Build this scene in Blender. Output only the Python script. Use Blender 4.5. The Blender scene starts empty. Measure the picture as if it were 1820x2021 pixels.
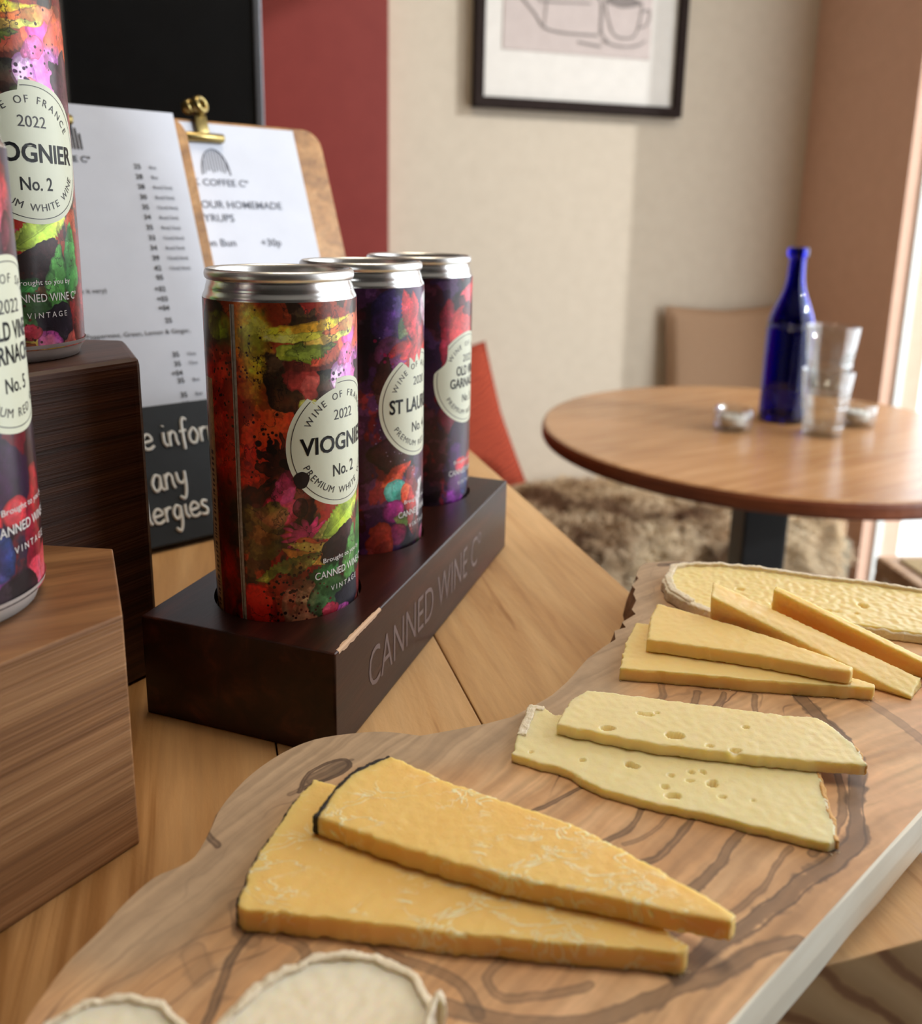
import bpy, bmesh, math, random
import numpy as np
from mathutils import Vector, Matrix, noise

# ------------------------------------------------------------------ camera, light, exposure
C = bpy.context.scene.collection
SC = bpy.context.scene
CZ = 0.90                       # counter height above the floor (m); everything else in cm from the counter
def cm(p): return Vector((p[0]*.01, p[1]*.01, CZ + p[2]*.01))

PITCH, ROLL = 0.2221, 0.0189
cd = bpy.data.cameras.new('camera'); cam = bpy.data.objects.new('camera', cd); C.objects.link(cam)
fw = Vector((0, math.cos(PITCH), -math.sin(PITCH))); rt0 = Vector((1, 0, 0)); up0 = rt0.cross(fw)
rt = rt0*math.cos(ROLL) + up0*math.sin(ROLL); up = up0*math.cos(ROLL) - rt0*math.sin(ROLL)
mw = Matrix((rt, up, -fw)).transposed().to_4x4(); mw.translation = cm((0, 0, 17.717))
cam.matrix_world = mw
cd.sensor_fit = 'HORIZONTAL'; cd.sensor_width = 36; cd.lens = 1683/1820*36
cd.shift_y = -(1010.5-808.5)/1820
cd.clip_start = 0.01; cd.clip_end = 60
cd.dof.use_dof = True; cd.dof.focus_distance = 0.285; cd.dof.aperture_fstop = 12.5
SC.camera = cam

SC.view_settings.view_transform = 'Standard'; SC.view_settings.look = 'None'
SC.view_settings.gamma = 1; SC.view_settings.use_curve_mapping = False
SC.view_settings.exposure = -0.08
SC.cycles.max_bounces = 10; SC.cycles.transparent_max_bounces = 12
SC.cycles.use_denoising = True
SC.cycles.caustics_reflective = False; SC.cycles.caustics_refractive = False
SC.cycles.sample_clamp_indirect = 6

wd = bpy.data.worlds.new('sky'); SC.world = wd; wd.use_nodes = True
bg = wd.node_tree.nodes['Background']; bg.inputs[0].default_value = (.90, .955, 1, 1); bg.inputs[1].default_value = 4.2

ER, EE, FF = math.radians(16.68), Vector((.958, .287, 0)), Vector((-.287, .958, 0))   # room axes
def light(name, kind, energy, color, loc=None, direction=None, size=None, size_y=None, angle=None):
    ld = bpy.data.lights.new(name, kind); o = bpy.data.objects.new(name, ld); C.objects.link(o)
    ld.energy = energy; ld.color = color
    if loc is not None: o.location = loc
    if direction is not None: o.rotation_euler = Vector(direction).to_track_quat('-Z', 'Y').to_euler()
    if size and kind == 'AREA':
        ld.shape = 'RECTANGLE'; ld.size = size; ld.size_y = size_y or size
    if angle is not None: ld.angle = angle
    return o
el = math.radians(24)
light('sun', 'SUN', 2.5, (.93, .97, 1), (3, 0, 3), (-.942*math.cos(el), .335*math.cos(el), -math.sin(el)), angle=math.radians(1.2))
ip = EE*1.53 + FF*.485
pl = light('window_portal', 'AREA', 1, (1, 1, 1), (ip.x, ip.y, CZ+.29), -EE, 2.28, 2.3)
pl.data.cycles.is_portal = True
q = EE*.25 + FF*.42
light('warm_fill', 'AREA', 12.5, (1, .84, .62), (q.x, q.y, CZ+1.60), (0, 0, -1), .5, .5)  # unseen warm light, added above the counter to brighten the cheeses

# ------------------------------------------------------------------ helpers
def lin(c):
    c = [x/255 for x in c[:3]]
    return tuple(x/12.92 if x <= .04045 else ((x+.055)/1.055)**2.4 for x in c) + (1,)
MATS = {}
class NT:
    def __init__(s, name):
        s.m = bpy.data.materials.new(name); s.m.use_nodes = True; s.t = s.m.node_tree
        s.b = s.t.nodes['Principled BSDF']; s.out = s.t.nodes['Material Output']; MATS[name] = s.m
    def n(s, typ, **kw):
        o = s.t.nodes.new(typ)
        for k, v in kw.items():
            if k in o.inputs: o.inputs[k].default_value = v
            else: setattr(o, k, v)
        return o
    def l(s, a, b): s.t.links.new(a, b)
    def vec(s, scale=(1, 1, 1), rot=(0, 0, 0), loc=(0, 0, 0), src='Object'):
        tc = s.n('ShaderNodeTexCoord'); mp = s.n('ShaderNodeMapping')
        mp.inputs['Scale'].default_value = scale; mp.inputs['Rotation'].default_value = rot; mp.inputs['Location'].default_value = loc
        s.l(tc.outputs[src], mp.inputs[0]); return mp.outputs[0]
    def noise(s, vec, scale, detail=4, rough=.55, dist=0):
        o = s.n('ShaderNodeTexNoise'); o.inputs['Scale'].default_value = scale; o.inputs['Detail'].default_value = detail
        o.inputs['Roughness'].default_value = rough; o.inputs['Distortion'].default_value = dist
        s.l(vec, o.inputs['Vector']); return o.outputs['Fac']
    def ramp(s, fac, stops):
        r = s.n('ShaderNodeValToRGB'); e = r.color_ramp.elements
        while len(e) < len(stops): e.new(.5)
        for k, (p, c) in enumerate(stops): e[k].position = p; e[k].color = lin(c) if not isinstance(c, float) else (c, c, c, 1)
        s.l(fac, r.inputs[0]); return r.outputs[0]
    def mix(s, fac, a, b, mode='MIX'):
        o = s.n('ShaderNodeMix', data_type='RGBA', blend_type=mode)
        if isinstance(fac, float): o.inputs[0].default_value = fac
        else: s.l(fac, o.inputs[0])
        for i, x in ((6, a), (7, b)):
            if isinstance(x, tuple): o.inputs[i].default_value = lin(x)
            else: s.l(x, o.inputs[i])
        return o.outputs[2]
    def bump(s, h, strength=.3, dist=.001):
        b = s.n('ShaderNodeBump'); b.inputs['Strength'].default_value = strength; b.inputs['Distance'].default_value = dist
        s.l(h, b.inputs['Height']); s.l(b.outputs[0], s.b.inputs['Normal'])
    def set(s, **kw):
        for k, v in kw.items():
            k = k.replace('_', ' ')
            if hasattr(v, 'is_output') or isinstance(v, bpy.types.NodeSocket): s.l(v, s.b.inputs[k])
            else: s.b.inputs[k].default_value = v
        return s.m
def plain(name, col, rough=.6, metal=0., spec=.5, bump=None, var=0):
    if name in MATS: return MATS[name]
    t = NT(name)
    v = t.vec()
    f = t.noise(v, bump[0] if bump else 40, 4)
    c2 = tuple(max(0, x-10-var) for x in col)
    t.l(t.mix(f, c2, tuple(min(255, x+6) for x in col)), t.b.inputs['Base Color'])
    t.set(Roughness=rough, Metallic=metal); t.b.inputs['Specular IOR Level'].default_value = spec
    if bump: t.bump(f, bump[1], bump[2])
    return t.m
def wood(name, dark, mid, light_, rot=0., along=6, across=90, rough=.45, axis='X', bump=.25, dist=.6, contrast=(.3, .5, .7), saw=0):
    """grain runs along the given local axis after turning by rot about z"""
    t = NT(name)
    sc = {'X': (along, across, across), 'Y': (across, along, across), 'Z': (across, across, along)}[axis]
    v0 = t.vec((1, 1, 1), (0, 0, rot)); mp = t.n('ShaderNodeMapping'); mp.inputs['Scale'].default_value = sc; t.l(v0, mp.inputs[0]); v = mp.outputs[0]
    a = t.noise(v, 1.0, 5, .6, dist); b = t.noise(v, 4.5, 3, .6, .3); c3 = t.noise(v0, 14, 3)
    base = t.ramp(a, [(contrast[0], dark), (contrast[1], mid), (contrast[2], light_)])
    fine = t.ramp(b, [(.3, .62), (.62, 1.0)])
    col = t.mix(.75, base, fine, 'MULTIPLY')
    patch = t.ramp(c3, [(.3, .82), (.7, 1.08)])
    col = t.mix(.7, col, patch, 'MULTIPLY')
    t.l(col, t.b.inputs['Base Color'])
    if saw:
        wv = t.n('ShaderNodeTexWave'); wv.wave_type = 'BANDS'; wv.bands_direction = 'X'
        wv.inputs['Scale'].default_value = saw; wv.inputs['Distortion'].default_value = 3; wv.inputs['Detail'].default_value = 2
        t.l(v0, wv.inputs[0]); h = t.mix(.5, b, wv.outputs['Fac']) if False else b
    t.set(Roughness=rough); t.bump(b, bump, .0006)
    return t.m

def tag(o, label=None, cat=None, group=None, kind=None):
    if label: o['label'] = label
    if cat: o['category'] = cat
    if group: o['group'] = group
    if kind: o['kind'] = kind
    return o
def thing(name, loc, label, cat, group=None, rz=0.):
    o = bpy.data.objects.new(name, None); C.objects.link(o); o.empty_display_size = .02
    o.location = cm(loc); o.rotation_euler[2] = rz
    return tag(o, label, cat, group)
def obj(name, V, F, mat, parent=None, loc=None, rz=0., smooth=False, uv=None, fm=None):
    """V in cm, local to parent (or to loc when top-level)"""
    me = bpy.data.meshes.new(name)
    me.from_pydata([(v[0]*.01, v[1]*.01, v[2]*.01) for v in V], [], [tuple(int(i) for i in f) for f in F])
    mats = mat if isinstance(mat, (list, tuple)) else [mat]
    for m in mats: me.materials.append(m)
    if fm is not None:
        for p, k in zip(me.polygons, fm): p.material_index = k
    if smooth: me.shade_smooth()
    if uv is not None:
        l = me.uv_layers.new(name='uv')
        for lp in me.loops: l.data[lp.index].uv = uv[lp.vertex_index]
    me.update()
    o = bpy.data.objects.new(name, me); C.objects.link(o)
    if parent: o.parent = parent
    else: o.location = cm(loc or (0, 0, 0)); o.rotation_euler[2] = rz
    return o
def box(x0, x1, y0, y1, z0, z1):
    V = [(x, y, z) for z in (z0, z1) for x, y in ((x0, y0), (x1, y0), (x1, y1), (x0, y1))]
    return V, [(3, 2, 1, 0), (4, 5, 6, 7), (0, 1, 5, 4), (1, 2, 6, 5), (2, 3, 7, 6), (3, 0, 4, 7)]
def join(*parts):
    V, F = [], []
    for v, f in parts:
        k = len(V); V += [tuple(p) for p in v]; F += [tuple(i+k for i in q) for q in f]
    return V, F
def xf(part, M=None, t=(0, 0, 0)):
    V, F = part
    if M is not None: V = [tuple(M @ Vector(v)) for v in V]
    return [(v[0]+t[0], v[1]+t[1], v[2]+t[2]) for v in V], F
def bmbevel(part, w, seg=2, angle=30):
    V, F = part
    bm = bmesh.new(); vs = [bm.verts.new(v) for v in V]
    for f in F: bm.faces.new([vs[i] for i in f])
    bmesh.ops.recalc_face_normals(bm, faces=bm.faces)
    bm.normal_update()
    ed = [e for e in bm.edges if len(e.link_faces) == 2 and e.calc_face_angle(0) > math.radians(angle)]
    bmesh.ops.bevel(bm, geom=ed, offset=w, segments=seg, affect='EDGES', profile=.6)
    bm.verts.index_update()
    r = [tuple(v.co) for v in bm.verts], [tuple(v.index for v in f.verts) for f in bm.faces]
    bm.free(); return r
def rbox(x0, x1, y0, y1, z0, z1, w=.1, seg=2): return bmbevel(box(x0, x1, y0, y1, z0, z1), w, seg)
def lathe(prof, n=64, closed=False):
    V, F = [], []
    for r, z in prof:
        for k in range(n):
            a = 2*math.pi*k/n; V.append((r*math.cos(a), r*math.sin(a), z))
    m = len(prof)
    for i in range(m-1):
        for k in range(n):
            k2 = (k+1) % n; F.append((i*n+k, i*n+k2, (i+1)*n+k2, (i+1)*n+k))
    return V, F
def tube(pts, r, n=8):
    V, F = [], []
    P = [Vector(p) for p in pts]
    for i, p in enumerate(P):
        d = (P[min(i+1, len(P)-1)] - P[max(i-1, 0)]).normalized()
        a = d.orthogonal().normalized() if i == 0 else (a - d*a.dot(d)).normalized()
        b = d.cross(a)
        for k in range(n):
            t = 2*math.pi*k/n; V.append(tuple(p + (a*math.cos(t)+b*math.sin(t))*r))
    for i in range(len(P)-1):
        for k in range(n): F.append((i*n+k, i*n+(k+1) % n, (i+1)*n+(k+1) % n, (i+1)*n+k))
    F.append(tuple(range(n-1, -1, -1))); F.append(tuple((len(P)-1)*n+k for k in range(n)))
    return V, F
def crom(P, sub=6, closed=False):
    P = [Vector((p[0], p[1], p[2] if len(p) > 2 else 0)) for p in P]; n = len(P); out = []
    rng = range(n if closed else n-1)
    for i in rng:
        g = (lambda k: P[k % n]) if closed else (lambda k: P[max(0, min(n-1, k))])
        p0, p1, p2, p3 = g(i-1), g(i), g(i+1), g(i+2)
        for s in range(sub):
            t = s/sub
            out.append(.5*((2*p1) + (p2-p0)*t + (2*p0-5*p1+4*p2-p3)*t*t + (3*p1-p0-3*p2+p3)*t**3))
    if not closed: out.append(P[-1])
    return out
def prism(top, z0, z1, bottom=None):
    n = len(top); bottom = bottom or top
    V = [(p[0], p[1], z0) for p in bottom] + [(p[0], p[1], z1) for p in top]
    F = [(i, (i+1) % n, n+(i+1) % n, n+i) for i in range(n)]
    F += [tuple(range(n-1, -1, -1)), tuple(range(n, 2*n))]
    return V, F
def fix(part):
    """consistent normals, triangulated n-gons"""
    V, F = part; bm = bmesh.new(); vs = [bm.verts.new(v) for v in V]
    for f in F:
        try: bm.faces.new([vs[i] for i in f])
        except ValueError: pass
    bmesh.ops.recalc_face_normals(bm, faces=bm.faces)
    bmesh.ops.triangulate(bm, faces=[f for f in bm.faces if len(f.verts) > 4])
    bm.verts.index_update()
    r = [tuple(v.co) for v in bm.verts], [tuple(v.index for v in f.verts) for f in bm.faces]
    bm.free(); return r
def evaluated(part, mods):
    """run modifiers on a part (cm) and return the new part"""
    me = bpy.data.meshes.new('tmp'); V, F = part; me.from_pydata(V, [], F); me.update()
    o = bpy.data.objects.new('tmp', me); C.objects.link(o); mods(o)
    dg = bpy.context.evaluated_depsgraph_get(); dg.update()
    m2 = o.evaluated_get(dg).to_mesh()
    r = [tuple(v.co) for v in m2.vertices], [tuple(p.vertices) for p in m2.polygons]
    N = [tuple(v.normal) for v in m2.vertices]
    o.evaluated_get(dg).to_mesh_clear(); bpy.data.objects.remove(o); bpy.data.meshes.remove(me)
    return r[0], r[1], N

# ---- lettering
_cap = {}
def glyphs(body, cap, bold=0., width=None, align='C', space=1.):
    cu = bpy.data.curves.new('tmp', 'FONT'); cu.body = body; cu.size = 1; cu.offset = bold; cu.resolution_u = 3; cu.space_character = space
    o = bpy.data.objects.new('tmp', cu); C.objects.link(o)
    dg = bpy.context.evaluated_depsgraph_get(); dg.update()
    m = o.evaluated_get(dg).to_mesh()
    V = np.array([v.co[:2] for v in m.vertices]) if len(m.vertices) else np.zeros((0, 2)); F = [tuple(p.vertices) for p in m.polygons]
    o.evaluated_get(dg).to_mesh_clear(); bpy.data.objects.remove(o); bpy.data.curves.remove(cu)
    if len(V) == 0: return V, F
    V = V*(cap/.70)
    if width: V[:, 0] *= width/(V[:, 0].max()-V[:, 0].min())
    if align == 'C': V[:, 0] -= (V[:, 0].max()+V[:, 0].min())/2
    elif align == 'L': V[:, 0] -= V[:, 0].min()
    elif align == 'R': V[:, 0] -= V[:, 0].max()
    return V, F
def flat(texts, fn):
    """texts: (V,F,dx,dy) -> mapped by fn(x,y)"""
    V, F = [], []
    for v, f, dx, dy in texts:
        k = len(V); V += [fn(x+dx, y+dy) for x, y in v]; F += [tuple(i+k for i in q) for q in f]
    return V, F
def arc_text(body, cap, rad, top=True, gap=.07, bold=0.):
    """texts around a circle of radius rad"""
    it, tot = [], 0
    for ch in body:
        if ch == ' ': it.append((None, .12)); tot += .12+gap; continue
        V, F = glyphs(ch, cap, bold); w = V[:, 0].max()-V[:, 0].min(); it.append(((V, F), w)); tot += w+gap
    s = -tot/2; out = []
    for g, w in it:
        c = s+w/2; s += w+gap
        if g is None: continue
        V, F = g; a = c/rad
        if top:
            x, y = V[:, 0], V[:, 1]+rad
            R = np.stack([x*math.cos(a)+y*math.sin(a), -x*math.sin(a)+y*math.cos(a)], 1)
        else:
            x, y = V[:, 0], V[:, 1]-rad
            R = np.stack([x*math.cos(a)-y*math.sin(a), x*math.sin(a)+y*math.cos(a)], 1)
        out.append((R, F, 0, 0))
    return out

# ---- painted images (numpy)
def vnoise(H, W, cells, seed, asp=1.):
    r = np.random.RandomState(seed); ch, cw = max(2, int(cells)), max(2, int(cells*W/H*asp))
    g = r.rand(ch+2, cw+2); y = np.linspace(0, ch, H, endpoint=False); x = np.linspace(0, cw, W, endpoint=False)
    yi, xi = y.astype(int), x.astype(int); fy, fx = y-yi, x-xi; fy = fy*fy*(3-2*fy); fx = fx*fx*(3-2*fx)
    A = g[yi][:, xi]; B = g[yi][:, xi+1]; Cc = g[yi+1][:, xi]; D = g[yi+1][:, xi+1]
    fx = fx[None, :]; fy = fy[:, None]
    return (A*(1-fx)+B*fx)*(1-fy)+(Cc*(1-fx)+D*fx)*fy
def fbm(H, W, cells, seed, octv=5, asp=1.):
    s = 0; t = 0; a = 1
    for k in range(octv): s = s+a*vnoise(H, W, cells*2**k, seed+k*17, asp); t += a; a *= .55
    return s/t
def sst(a, b, x): t = np.clip((x-a)/(b-a), 0, 1); return t*t*(3-2*t)
def to_image(name, rgb):
    H, W, _ = rgb.shape; im = bpy.data.images.new(name, W, H, alpha=False)
    px = np.ones((H, W, 4), np.float32); px[..., :3] = np.clip(rgb, 0, 255)/255
    im.pixels.foreach_set(px.ravel()); im.update(); im.pack(); return im

# ------------------------------------------------------------------ the room
AE = ER
def ebox(name, e0, e1, f0, f1, z0, z1, mat, bev=0):
    """a box laid out along the room axes"""
    c = EE*e0 + FF*f0
    p = box(0, e1-e0, 0, f1-f0, 0, z1-z0)
    if bev: p = bmbevel(p, bev)
    return obj(name, p[0], p[1], mat, None, (c.x, c.y, z0), AE)
plaster = plain('cream_plaster', (208, 194, 174), .85, bump=(30, .08, .002))
pinkp = plain('pink_plaster', (218, 178, 154), .85, bump=(30, .08, .002))
redp = plain('red_paint', (130, 38, 28), .6, bump=(20, .06, .002))
floorm = plain('floor_grey', (120, 112, 104), .5)
ceilm = plain('ceiling_white', (232, 228, 220), .9)
def st(o): o['kind'] = 'structure'; return o
st(ebox('floor', -150, 163, -175, 210, -95, -90, floorm))
st(ebox('ceiling', -150, 163, -175, 210, 165, 170, ceilm))
st(ebox('wall_back', 39.8, 163, 197, 210, -90, 165, plaster))
st(ebox('wall_left', -150, 39.8, 192, 210, -90, 165, redp))
darkp = plain('dark_olive_paint', (52, 46, 40), .7, bump=(20, .06, .002))
st(ebox('wall_side', -150, -140, -175, 192, -90, 165, darkp))
st(ebox('wall_front', -140, 151.5, -175, -165, -90, 165, darkp))
# right wall with its openings
def rseg(f0, f1, z0, z1):
    a = EE*0
    return box(0, 11.5, f0-(-175), f1-(-175), z0+90, z1+90)
segs = [rseg(161, 197, -90, 165), rseg(-64, 161, 140, 165), rseg(-175, -64, 140, 165), rseg(-86, -74, -90, 140), rseg(-175, -88.5, -90, 140)]
c = EE*151.5 + FF*(-175)
v, f = join(*segs)
st(obj('wall_right', v, f, pinkp, None, (c.x, c.y, -90), AE))
# shop window
c = EE*154 + FF*(-64)
wf = NT('white_frame'); wf.set(Base_Color=lin((225, 226, 222)), Roughness=.4); wfm = wf.m
parts = [box(0, 5, 0, 2, 0, 230), box(1, 3, 224.2, 225, 0, 230), box(0, 5, 0, 225, 226, 230), box(0, 5, 0, 225, 0, 4), box(0, 6, -6, 0, 0, 230)]
v, f = join(*parts)
wroot = st(obj('window_1', v, f, wfm, None, (c.x, c.y, -90), AE))
g = NT('window_glass'); tr = g.n('ShaderNodeBsdfTransparent'); gl = g.n('ShaderNodeBsdfGlossy'); gl.inputs['Roughness'].default_value = .02
mx = g.n('ShaderNodeMixShader'); mx.inputs[0].default_value = .05; g.l(tr.outputs[0], mx.inputs[1]); g.l(gl.outputs[0], mx.inputs[2]); g.l(mx.outputs[0], g.out.inputs[0])
v, f = box(2.2, 2.6, 2, 224.2, 4, 226)
obj('window_pane', v, f, g.m, wroot)
pave = plain('pavement', (205, 205, 202), .9)
st(ebox('ground', 163, 900, -500, 900, -96, -93, pave))

# framed print on the back wall
def frame_print():
    c = EE*60 + FF*196.9
    t = thing('picture_frame', (c.x, c.y, 42.3), 'dark framed sketch of a coffee machine hanging on the cream wall', 'picture', rz=AE)
    W, H, b = 53, 70, 2.3
    blk = plain('frame_black', (40, 28, 24), .8, spec=.2)
    v, f = join(rbox(0, W, -2.6, 0, 0, b, .15), rbox(0, W, -2.6, 0, H-b, H, .15), rbox(0, b, -2.6, 0, b, H-b, .15), rbox(W-b, W, -2.6, 0, b, H-b, .15))
    obj('moulding', v, f, blk, t)
    v, f = box(b-.3, W-b+.3, -1.3, -.5, b-.3, H-b+.3); obj('mount', v, f, plain('mount_white', (232, 226, 218), .8), t)
    v, f = box(6.8, 43.8, -1.5, -1.2, 12.8, 62); obj('print', v, f, plain('print_paper', (205, 190, 184), .8), t)
    # pencil lines: espresso machine tray, legs and a cup
    P = lambda x, y: (x, -1.62, y)
    def stroke(pts, w=.25):
        pts = crom(pts, 5); V, F = [], []
        for i, p in enumerate(pts):
            d = (pts[min(i+1, len(pts)-1)]-pts[max(i-1, 0)]).normalized(); n = Vector((-d.y, d.x, 0))*w/2
            V += [P(*(p+n)[:2]), P(*(p-n)[:2])]
        F = [(2*i, 2*i+1, 2*i+3, 2*i+2) for i in range(len(pts)-1)]
        return V, F
    L = []
    for pts, w in (([(8, 35), (8.6, 27), (14, 21), (18, 17.5), (30, 17.2)], .5), ([(9, 30), (15, 24), (17.5, 23.5), (28, 24)], .35), ([(13, 29.5), (24, 30), (28, 27)], .3),
                   ([(14, 28), (25, 28.4)], .6), ([(14.6, 26.8), (26, 27)], .5), ([(15, 25.4), (27, 25.6)], .6), ([(24, 40), (24.4, 31), (29.5, 25.5), (30.5, 24), (30.6, 17.5)], .4),
                   ([(17, 24), (16.6, 18.5)], .3), ([(12, 40), (12.2, 32), (14, 29)], .4), ([(31, 24), (31, 18), (33, 16)], .3),
                   ([(31.5, 25), (32.5, 21), (34.5, 17.5), (39, 17.5), (40.6, 21), (41, 25)], .4), ([(40.8, 23), (43, 23.6), (42.5, 20.5), (40, 19.5)], .4),
                   ([(31, 16.2), (35, 15.3), (40, 15.6), (42.5, 17)], .4), ([(25, 15.5), (31, 14.8)], .5), ([(31.5, 25), (36, 26.3), (41, 25)], .4), ([(31.5, 25), (36, 23.9), (41, 25)], .5)):
        L.append(stroke(pts, w))
    e = [(36.2+4.2*math.cos(a), 25.1+.9*math.sin(a)) for a in np.linspace(0, 2*math.pi, 24, endpoint=False)]
    L.append(([P(*q) for q in e], [tuple(range(24))]))
    v, f = join(*L); obj('drawing', v, f, plain('pencil_grey', (142, 132, 128), .9), t)
frame_print()

# ------------------------------------------------------------------ bench, cushions, fur
wlight = wood('bench_wood', (150, 110, 76), (184, 142, 102), (206, 166, 124), along=4, across=50)
c = EE*62 + FF*152
t = thing('bench', (c.x, c.y, -90), 'wooden wall bench under the fur throw behind the round table', 'bench', rz=AE)
v, f = rbox(0, 79.5, 3, 45, 36, 40, .6); obj('seat', v, f, wlight, t)
v, f = box(1, 70, 6, 44, 0, 36); obj('base', v, f, wlight, t)
dgreen = plain('dark_green_metal', (38, 52, 46), .5)
v, f = rbox(71.5, 79.5, 1, 6, 0, 36, .3); obj('corner_post', v, f, dgreen, t); 

def fur_throw():
    c = EE*56 + FF*150
    t = thing('fur_throw', (c.x, c.y, -50), 'shaggy beige and brown sheepskin throw spread over the bench', 'throw', rz=AE)
    m = NT('fur'); v = m.vec(); a = m.noise(v, 5, 3, .6, .6); b = m.noise(v, 60, 2)
    m.l(m.mix(.5, m.ramp(a, [(.38, (138, 100, 70)), (.46, (208, 178, 140)), (.6, (240, 220, 186))]), m.ramp(b, [(.2, .7), (.7, 1.)]), 'MULTIPLY'), m.b.inputs['Base Color'])
    m.set(Roughness=.85)
    R = random.Random(4)
    n, k = 60, 30; V = []; 
    def P(u, w):   # w 0 back .. 1 front hem
        x = u*78; 
        if w < .62: y = 44-w/.62*45.5; z = 1.2
        else:
            q = (w-.62)/.38; y = -1.6-1.2*math.sin(q*2); z = 1.2-q*(24+3*math.sin(u*17)+3*noise.noise((u*7, 3, 1)))
        return Vector((x, y, z+1.1*noise.noise((x*.12, w*9, 0))))
    for i in range(n+1):
        for j in range(k+1): V.append(tuple(P(i/n, j/k)))
    F = [(i*(k+1)+j, (i+1)*(k+1)+j, (i+1)*(k+1)+j+1, i*(k+1)+j+1) for i in range(n) for j in range(k)]
    obj('hide', V, F, m.m, t, smooth=True)
    V, F = [], []
    for s in range(26000):
        u, w = R.random(), R.random(); p = P(u, w); q = max(0, (w-.55)/.45)
        nx = Vector((R.gauss(0, .2)+1.6*noise.noise((p.x*.22, p.y*.3, p.z*.2)), -.4-1.3*q+R.gauss(0, .2)+1.2*noise.noise((p.x*.22+9, p.y*.3, p.z*.2)), 1.0-1.1*q)).normalized()
        L = R.uniform(2.6, 5.4); wd_ = Vector((R.uniform(-1, 1), R.uniform(-.4, .4), 0)).normalized()*.15
        drop = Vector((R.gauss(0, .5), -.6, -1.3))*L*.32
        a, b_, c_ = p, p+nx*L*.55+drop*.2, p+nx*L+drop
        i = len(V); V += [tuple(a-wd_), tuple(a+wd_), tuple(b_+wd_), tuple(b_-wd_), tuple(c_)]
        F += [(i, i+1, i+2, i+3), (i+3, i+2, i+4)]
    o = obj('pile', V, F, m.m, t); o['kind'] = 'stuff'
fur_throw()

def pillow(name, w, h, th, mat, M, loc, label, cat, n=28, p=.42):
    V, F = [], []
    for side in (1, -1):
        for i in range(n+1):
            for j in range(n+1):
                u, v_ = 2*i/n-1, 2*j/n-1
                d = (max(0, (1-u*u))*max(0, (1-v_*v_)))**p
                k = 1-.07*(1-abs(u))**.7*(abs(v_)**3); k2 = 1-.07*(1-abs(v_))**.7*(abs(u)**3)
                V.append((u*w/2*k2, side*d*th/2, v_*h/2*k))
    N = (n+1)**2
    for s in (0, 1):
        for i in range(n):
            for j in range(n):
                q = (s*N+i*(n+1)+j, s*N+(i+1)*(n+1)+j, s*N+(i+1)*(n+1)+j+1, s*N+i*(n+1)+j+1)
                F.append(q if s == 0 else q[::-1])
    t = thing(name, loc, label, cat)
    v, f = xf((V, F), M); o = obj('cover', v, f, mat, t, smooth=True)
    # piping seam round the edge
    ring = [(math.copysign(1, 1)*x*w/2, 0, z*h/2) for x, z in [(-1+2*k/20, -1) for k in range(20)]+[(1, -1+2*k/20) for k in range(20)]+[(1-2*k/20, 1) for k in range(20)]+[(-1, 1-2*k/20) for k in range(21)]]
    ring = [(x*(1-.07*(1-abs(2*z/h))**.7*(abs(2*x/w)**3)), 0, z*(1-.07*(1-abs(2*x/w))**.7*(abs(2*z/h)**3))) for x, _, z in ring]
    v, f = xf(tube(ring, .35, 6), M); obj('piping', v, f, mat, t, smooth=True)
    return t
om = NT('orange_knit'); v = om.vec((1, 1, 1), (0, .5, 0)); wv = om.n('ShaderNodeTexWave'); wv.bands_direction = 'Z'; wv.inputs['Scale'].default_value = 26; wv.inputs['Distortion'].default_value = 4; wv.inputs['Detail'].default_value = 2
om.l(v, wv.inputs[0]); om.l(om.mix(wv.outputs['Fac'], (128, 42, 22), (184, 72, 40)), om.b.inputs['Base Color']); om.set(Roughness=.9); om.bump(wv.outputs['Fac'], .6, .006)
# right edge runs from (6.3,200,-10) down to (14,192,-43)
Mr = Matrix.Rotation(AE, 3, 'Z') @ Matrix.Rotation(math.radians(-17), 3, 'X') @ Matrix.Rotation(math.radians(-13), 3, 'Y')
pc = Vector((10.2, 194.5, -26.5)) - Mr @ Vector((17.5, 0, 0))
pillow('cushion', 35, 34, 9, om.m, Mr, tuple(pc), 'burnt orange knitted cushion leaning on the cream wall', 'cushion')
tanm = plain('tan_linen', (172, 138, 108), .85, bump=(200, .2, .001))
Mt = Matrix.Rotation(AE, 3, 'Z') @ Matrix.Rotation(math.radians(-10), 3, 'X')
c = EE*129.5 + FF*193
pillow('cushion', 34, 42, 6.5, tanm, Matrix.Rotation(AE, 3, 'Z') @ Matrix.Rotation(math.radians(-4), 3, 'X'), (c.x, c.y, -24.6), 'plain tan cushion upright against the wall behind the blue bottle', 'cushion', p=.2)

# stool at the window
c = Vector((83.7, 157.6, 0))
def stool():
    wov = NT('woven_rush'); v = wov.vec((1, 1, 1)); wv = wov.n('ShaderNodeTexWave'); wv.inputs['Scale'].default_value = 60; wv.inputs['Distortion'].default_value = 1; wov.l(v, wv.inputs[0])
    wov.l(wov.mix(wv.outputs['Fac'], (150, 124, 84), (186, 160, 114)), wov.b.inputs['Base Color']); wov.set(Roughness=.8); wov.bump(wv.outputs['Fac'], .5, .003)
    t = thing('stool', (99, 140.5, -90), 'wooden stool with a woven seat by the bright window', 'stool', rz=math.radians(5))
    v, f = rbox(-16.5, 16.5, -18, 17, 41.5, 45, .8); obj('seat_frame', v, f, wlight, t)
    v, f = rbox(-13.5, 13.5, -15, 14, 44.5, 45.6, .4); obj('woven_seat', v, f, wov.m, t)
    for x in (-15, 15):
        for y in (-16.5, 15.5):
            v, f = rbox(x-1.4, x+1.4, y-1.4, y+1.4, 0, 41.6, .3); obj('leg', v, f, wlight, t)
stool()

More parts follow.
